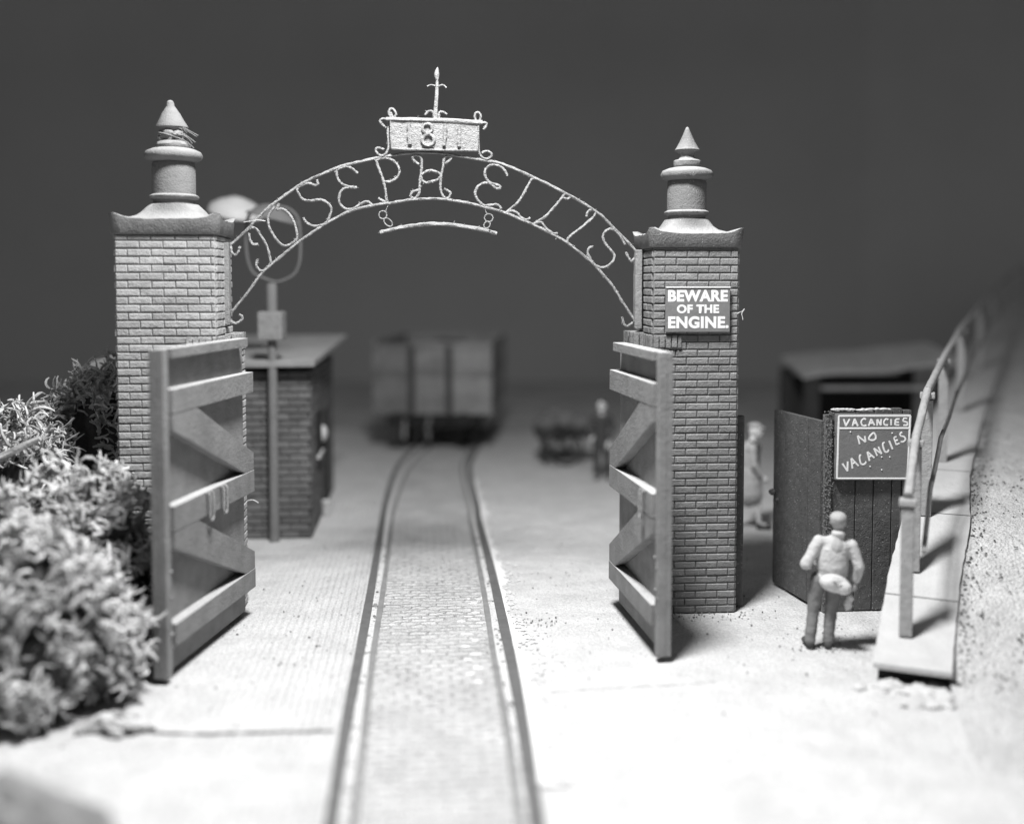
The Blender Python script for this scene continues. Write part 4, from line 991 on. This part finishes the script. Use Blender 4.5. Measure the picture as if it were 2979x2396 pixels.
for hp, kn, an, toe in legs: t_ += [K(hp, kn, .105, .08), K(kn, (an[0], an[1], .11), .078, .07)]
solid(t_, 'trousers', 'cloth_dark', dm, .013, 3)
solid([E(HP(0, -.03, .07), (.10, .105, .06), hm)], 'hair', 'cloth_dark', dm, .011, 3)
for hp, kn, an, toe in legs: solid([E((an[0], an[1], .05), (.055, .07, .055)), K((an[0], an[1], .05), toe, .048, .04)], 'boot', 'under', dm, .012, 3)

# handcart with a lumpy sheeted load
hcp = ground(1187 * D, 975 * D); ct = thing('handcart', 'dark two-wheeled handcart standing to the right of the track', 'handcart', (hcp.x, hcp.y + .3, 0), .05)
bt_ = MB()
for i in range(6): bt_.box((-.60 + i * .24, 0, .72), (.225, 1.3, .05))
bt_.box((0, -.62, .80), (1.46, .05, .22)).box((0, .62, .80), (1.46, .05, .22)).box((-.70, 0, .80), (.05, 1.2, .22))
bt_.build('bed', 'dark', ct)
for s in (-1, 1):
    wh = MB(); wh.tube([(.40 * math.cos(a), 0, .40 * math.sin(a)) for a in [i * .2618 for i in range(24)]], .035, 6, True)
    for i in range(8): a = i * .785; wh.tube([(0, 0, 0), (.39 * math.cos(a), 0, .39 * math.sin(a))], .016, 5)
    wh.ell((0, 0, 0), .07, 10); o = wh.build('wheel', 'under', ct, smooth=True); o.location = (0, s * .74, .44)
    MB().tube(spline([(.6, s * .5, .72), (.95, s * .45, .80), (1.15, s * .4, .92)], 4), .028, 6).build('handle', 'post', ct, smooth=True)
MB().box((-.5, 0, .36), (.10, 1.0, .70)).build('prop_leg', 'dark', ct)
ll = MB()
for i, (x, y, z, r) in enumerate(((-.42, -.2, 1.0, .34), (.02, -.15, 1.06, .38), (.42, -.2, 1.0, .33), (-.2, .25, 1.1, .36), (.25, .28, 1.12, .34))): ll.ell((x, y, z), (r, r * .9, r * .72), 16, lump=.35, seed=i)
ld_ = ll.build('sack_load', mat('sacking', .16, .2, 4, .5, 30), None, smooth=True); ld_.location = ct.location; ld_.rotation_euler = ct.rotation_euler
tag(ld_, 'heap of grey sacks lying on the bed of the handcart', 'sacks')

# ------------------------------------------------------------------ hedge of dried lichen at the left
def bush(label, lobes, n, ln, r, m, seed, gap=2.6, core=.6, curl=.75, stalk=False):
    random.seed(seed); mb = MB(); st = MB(); base = Vector((lobes[0][0][0], lobes[0][0][1], 0)); vol = [a[1][0] * a[1][1] * a[1][2] for a in lobes]
    for i, (c, rad) in enumerate(lobes):
        st.ell(Vector(c) - base, tuple(q * core for q in rad), 26, lump=.5, seed=seed + i)  # solid dark lump, makes the foliage gaps read as shade
        k = int(n * (rad[0] * rad[2]) / sum(a[1][0] * a[1][2] for a in lobes))
        for _ in range(k):
            d = Vector((random.gauss(0, 1), random.gauss(0, 1), random.gauss(.25, 1))).normalized()
            q = 1 + .25 * noise.noise(d * 2.5 + Vector((i, seed, 0)))
            f = random.uniform(.70, .98) * q
            p = Vector((c[0] + d.x * rad[0] * f, c[1] + d.y * rad[1] * f, c[2] + d.z * rad[2] * f))
            if p.z < .02: continue
            nv = noise.noise(p * gap + Vector((seed, 0, 0)))
            if nv < -.03: continue
            dr = (d + Vector((random.gauss(0, .7), random.gauss(0, .7), random.gauss(.1, .6)))).normalized(); l = ln * random.uniform(.5, 1.5); rr = r * random.uniform(.6, 1.4)
            pts = [p]; cur = Vector((random.gauss(0, 1), random.gauss(0, 1), random.gauss(0, 1))).normalized()
            for s in range(5):
                dr = (dr + dr.cross(cur) * curl + Vector((random.gauss(0, .15), random.gauss(0, .15), random.gauss(0, .15)))).normalized(); pts.append(pts[-1] + dr * l / 5)
            mb.tube([q_ - base for q_ in pts], [rr * .8, rr, rr * 1.05, rr, rr * .8, rr * .5], 4, jit=.3)
            if random.random() < .5:
                d2 = (dr + Vector((random.gauss(0, .8), random.gauss(0, .8), random.gauss(0, .8)))).normalized()
                mb.tube([pts[2] - base, pts[2] + d2 * l * .25 - base, pts[2] + d2 * l * .45 + cur * .02 - base], [rr * .7, rr * .6, rr * .3], 4)
    if stalk: mb.tube([Vector(q) - base for q in stalk], [.05, .06, .07, .06, .03], 8, jit=.2)
    o = thing('bush', label, 'bush', base, 0, 'bushes along the left verge')
    mb.build('foliage', m, o); st.build('shade_core', 'shade_core', o, smooth=True)
    return o
bush('wiry grey bush rising behind the left gatepost, highest of the hedge', [((-6.15, 15.6, 1.9), (.75, .7, 1.45)), ((-5.75, 16.2, 2.6), (.6, .5, 1.1)), ((-5.9, 15.8, .9), (1.0, .8, .95))], 4200, .26, .017, 'bush', 3, 2.4, .6, .4)
bush('wiry spreading bush at the left edge, below and left of the tallest one', [((-6.9, 14.6, 1.75), (.95, .8, 1.15)), ((-7.7, 14.8, 1.6), (.9, .8, 1.0)), ((-6.5, 14.4, .8), (1.0, .7, .9))], 5200, .25, .017, 'bush', 11, 2.4, .6, .4,
     stalk=[(-6.85, 13.55, 1.6), (-6.75, 13.5, 2.05), (-6.6, 13.5, 2.3), (-6.3, 13.5, 2.45), (-6.0, 13.5, 2.6)])
bush('pale bushy mound in front of the left gatepost, beside the gate leaf', [((-5.15, 12.75, 1.45), (.85, .65, 1.0)), ((-4.75, 12.6, .9), (.55, .55, .85)), ((-5.5, 12.7, .7), (.9, .6, .75))], 5200, .22, .018, 'bush_near', 23, 2.6, .66, .5)
bush('pale lumpy bush at the bottom left, nearest the camera, beside the bare ground', [((-5.05, 11.2, 1.1), (.75, .6, .95)), ((-4.45, 11.5, .55), (.45, .5, .60)), ((-4.65, 11.3, .95), (.5, .5, .6)), ((-5.2, 10.9, .5), (.7, .5, .6))], 5600, .20, .019, 'bush_near', 31, 2.6, .7, .5)
bush('pale bush at the left edge, between the gatepost mound and the nearest bush', [((-6.2, 12.0, 1.35), (.8, .7, 1.15)), ((-6.3, 11.4, .8), (.8, .6, .8))], 3800, .20, .019, 'bush_near', 41, 3.0, .66)
random.seed(99)
ks = MB()
ks.ell((0, 0, .42), (1.05, .34, .62), 20, lump=.35, seed=5)
ks = ks.build('boulder', mat('grey_boulder', .30, .2, 4, .6, 30), None, smooth=True)
ks.location = (-3.55, 7.35, 0); ks.rotation_euler = (0, .16, -.2); tag(ks, 'blurred grey boulder at the bottom left corner, nearest the camera', 'boulder')
tw = MB()
for i in range(9):
    a = random.uniform(-.8, .6); tw.tube(spline([(random.uniform(-.35, .25), random.uniform(-.2, .2), .02), (random.uniform(-.2, .3), random.uniform(-.2, .2), .10), (random.uniform(.1, .5), random.uniform(-.3, .2), .03)], 4), random.uniform(.02, .04), 6, jit=.2)
tw = tw.build('twigs', 'bush', None); tw.location = (-4.15, 10.75, 0); kind(tw, 'stuff', 'broken lichen twigs on the ground below the nearest bush')

# ------------------------------------------------------------------ grit, clods and fluff
def pebbles(name, pts, m, label, rr):
    mb = MB()
    for i, p in enumerate(pts):
        r = random.uniform(*rr); mb.ell(p, (r * random.uniform(.7, 1.3), r * random.uniform(.7, 1.3), r * .8), 6, lump=.5, seed=i)
    kind(mb.build(name, m), 'stuff', label)
pts = []
for _ in range(520):
    x, y = random.uniform(-5, 5.0), random.triangular(9, 22, 13)
    pts.append((x, y, .004))
for _ in range(90):                                                # under the right gatepost
    a = gworld(random.uniform(rx0 - .1, rx1 + .4), random.uniform(-.35, .02)); pts.append((a.x, a.y, .006))
for _ in range(60): pts.append((mp_.x + random.gauss(0, .22), mp_.y + random.gauss(-.03, .1), .006))
for _ in range(40):
    a = ground(*crop(900, 1500, S3, [(random.uniform(1780, 2080), random.uniform(850, 920))])[0]); pts.append((a.x, a.y, .006))
pebbles('ground_crumbs', pts, 'crumb', 'scattered crumbs and grit lying on the ground', (.005, .016))
pts = []
for _ in range(1300):
    i = random.randrange(0, len(cen) - 8); t = random.random(); c = cen[i].lerp(cen[i + 1], t); n = perp(i); zt = max(c.z - .06, 0) * min(1, .45 + i / 16)
    q = abs(random.gauss(0, .10)) if random.random() < .35 else random.uniform(0, 2.6)
    p = c + n * (wid[i] / 2 + .03 + q); pts.append((p.x, p.y, zt + .01))
pebbles('ramp_clods', pts, 'clod', 'dark clods and grit along the edge of the ramp', (.005, .018))
pts = [Vector((p.x, p.y, .014)) for p in []]
for P_, Q_ in ((PL, QL), (PR, QR)):
    for _ in range(170):
        i = random.randrange(len(P_) - 1); a = P_[i].lerp(P_[i + 1], random.random()); j = min(range(len(Q_)), key=lambda k: abs(Q_[k].y - a.y)); b = Q_[j]
        if a.y < 8 or a.y > 19: continue
        p = Vector((a.x, a.y, 0)).lerp(Vector((b.x, a.y, 0)), random.uniform(.3, .75)); pts.append((p.x, p.y, .016))
pebbles('flangeway_grit', pts, 'crumb', 'light grit packed in the grooves beside the rails', (.012, .026))
def fluff(label, px, ly, r=.0045):
    pts = []
    for q in px:
        x, z = on_gate(*q, ly); pts.append(gworld(x, ly, z))
    o0_ = pts[0].copy(); mb = MB(); mb.tube(spline([p - o0_ for p in pts], 5), r, 5, jit=.2)
    o = mb.build('fibre', 'thread', None, smooth=True); o.location = o0_; tag(o, label, 'fibre')
fluff('pale curled fibre sticking out beside the left gate leaf', [(711, 1466), (722, 1455), (738, 1454), (752, 1462)], .0)
fluff('pale tangled fibre caught on the edge beside the warning sign', [(2145, 912), (2152, 908), (2160, 905), (2166, 898), (2158, 912), (2160, 922), (2161, 930)], -.03)
fluff('thin loose fibre lying across the hoop, above the curled letters', [(709, 646), (730, 643), (750, 640), (772, 643)], .5)
for m_ in bpy.data.materials:
    if '_hub' in m_: del m_['_hub']
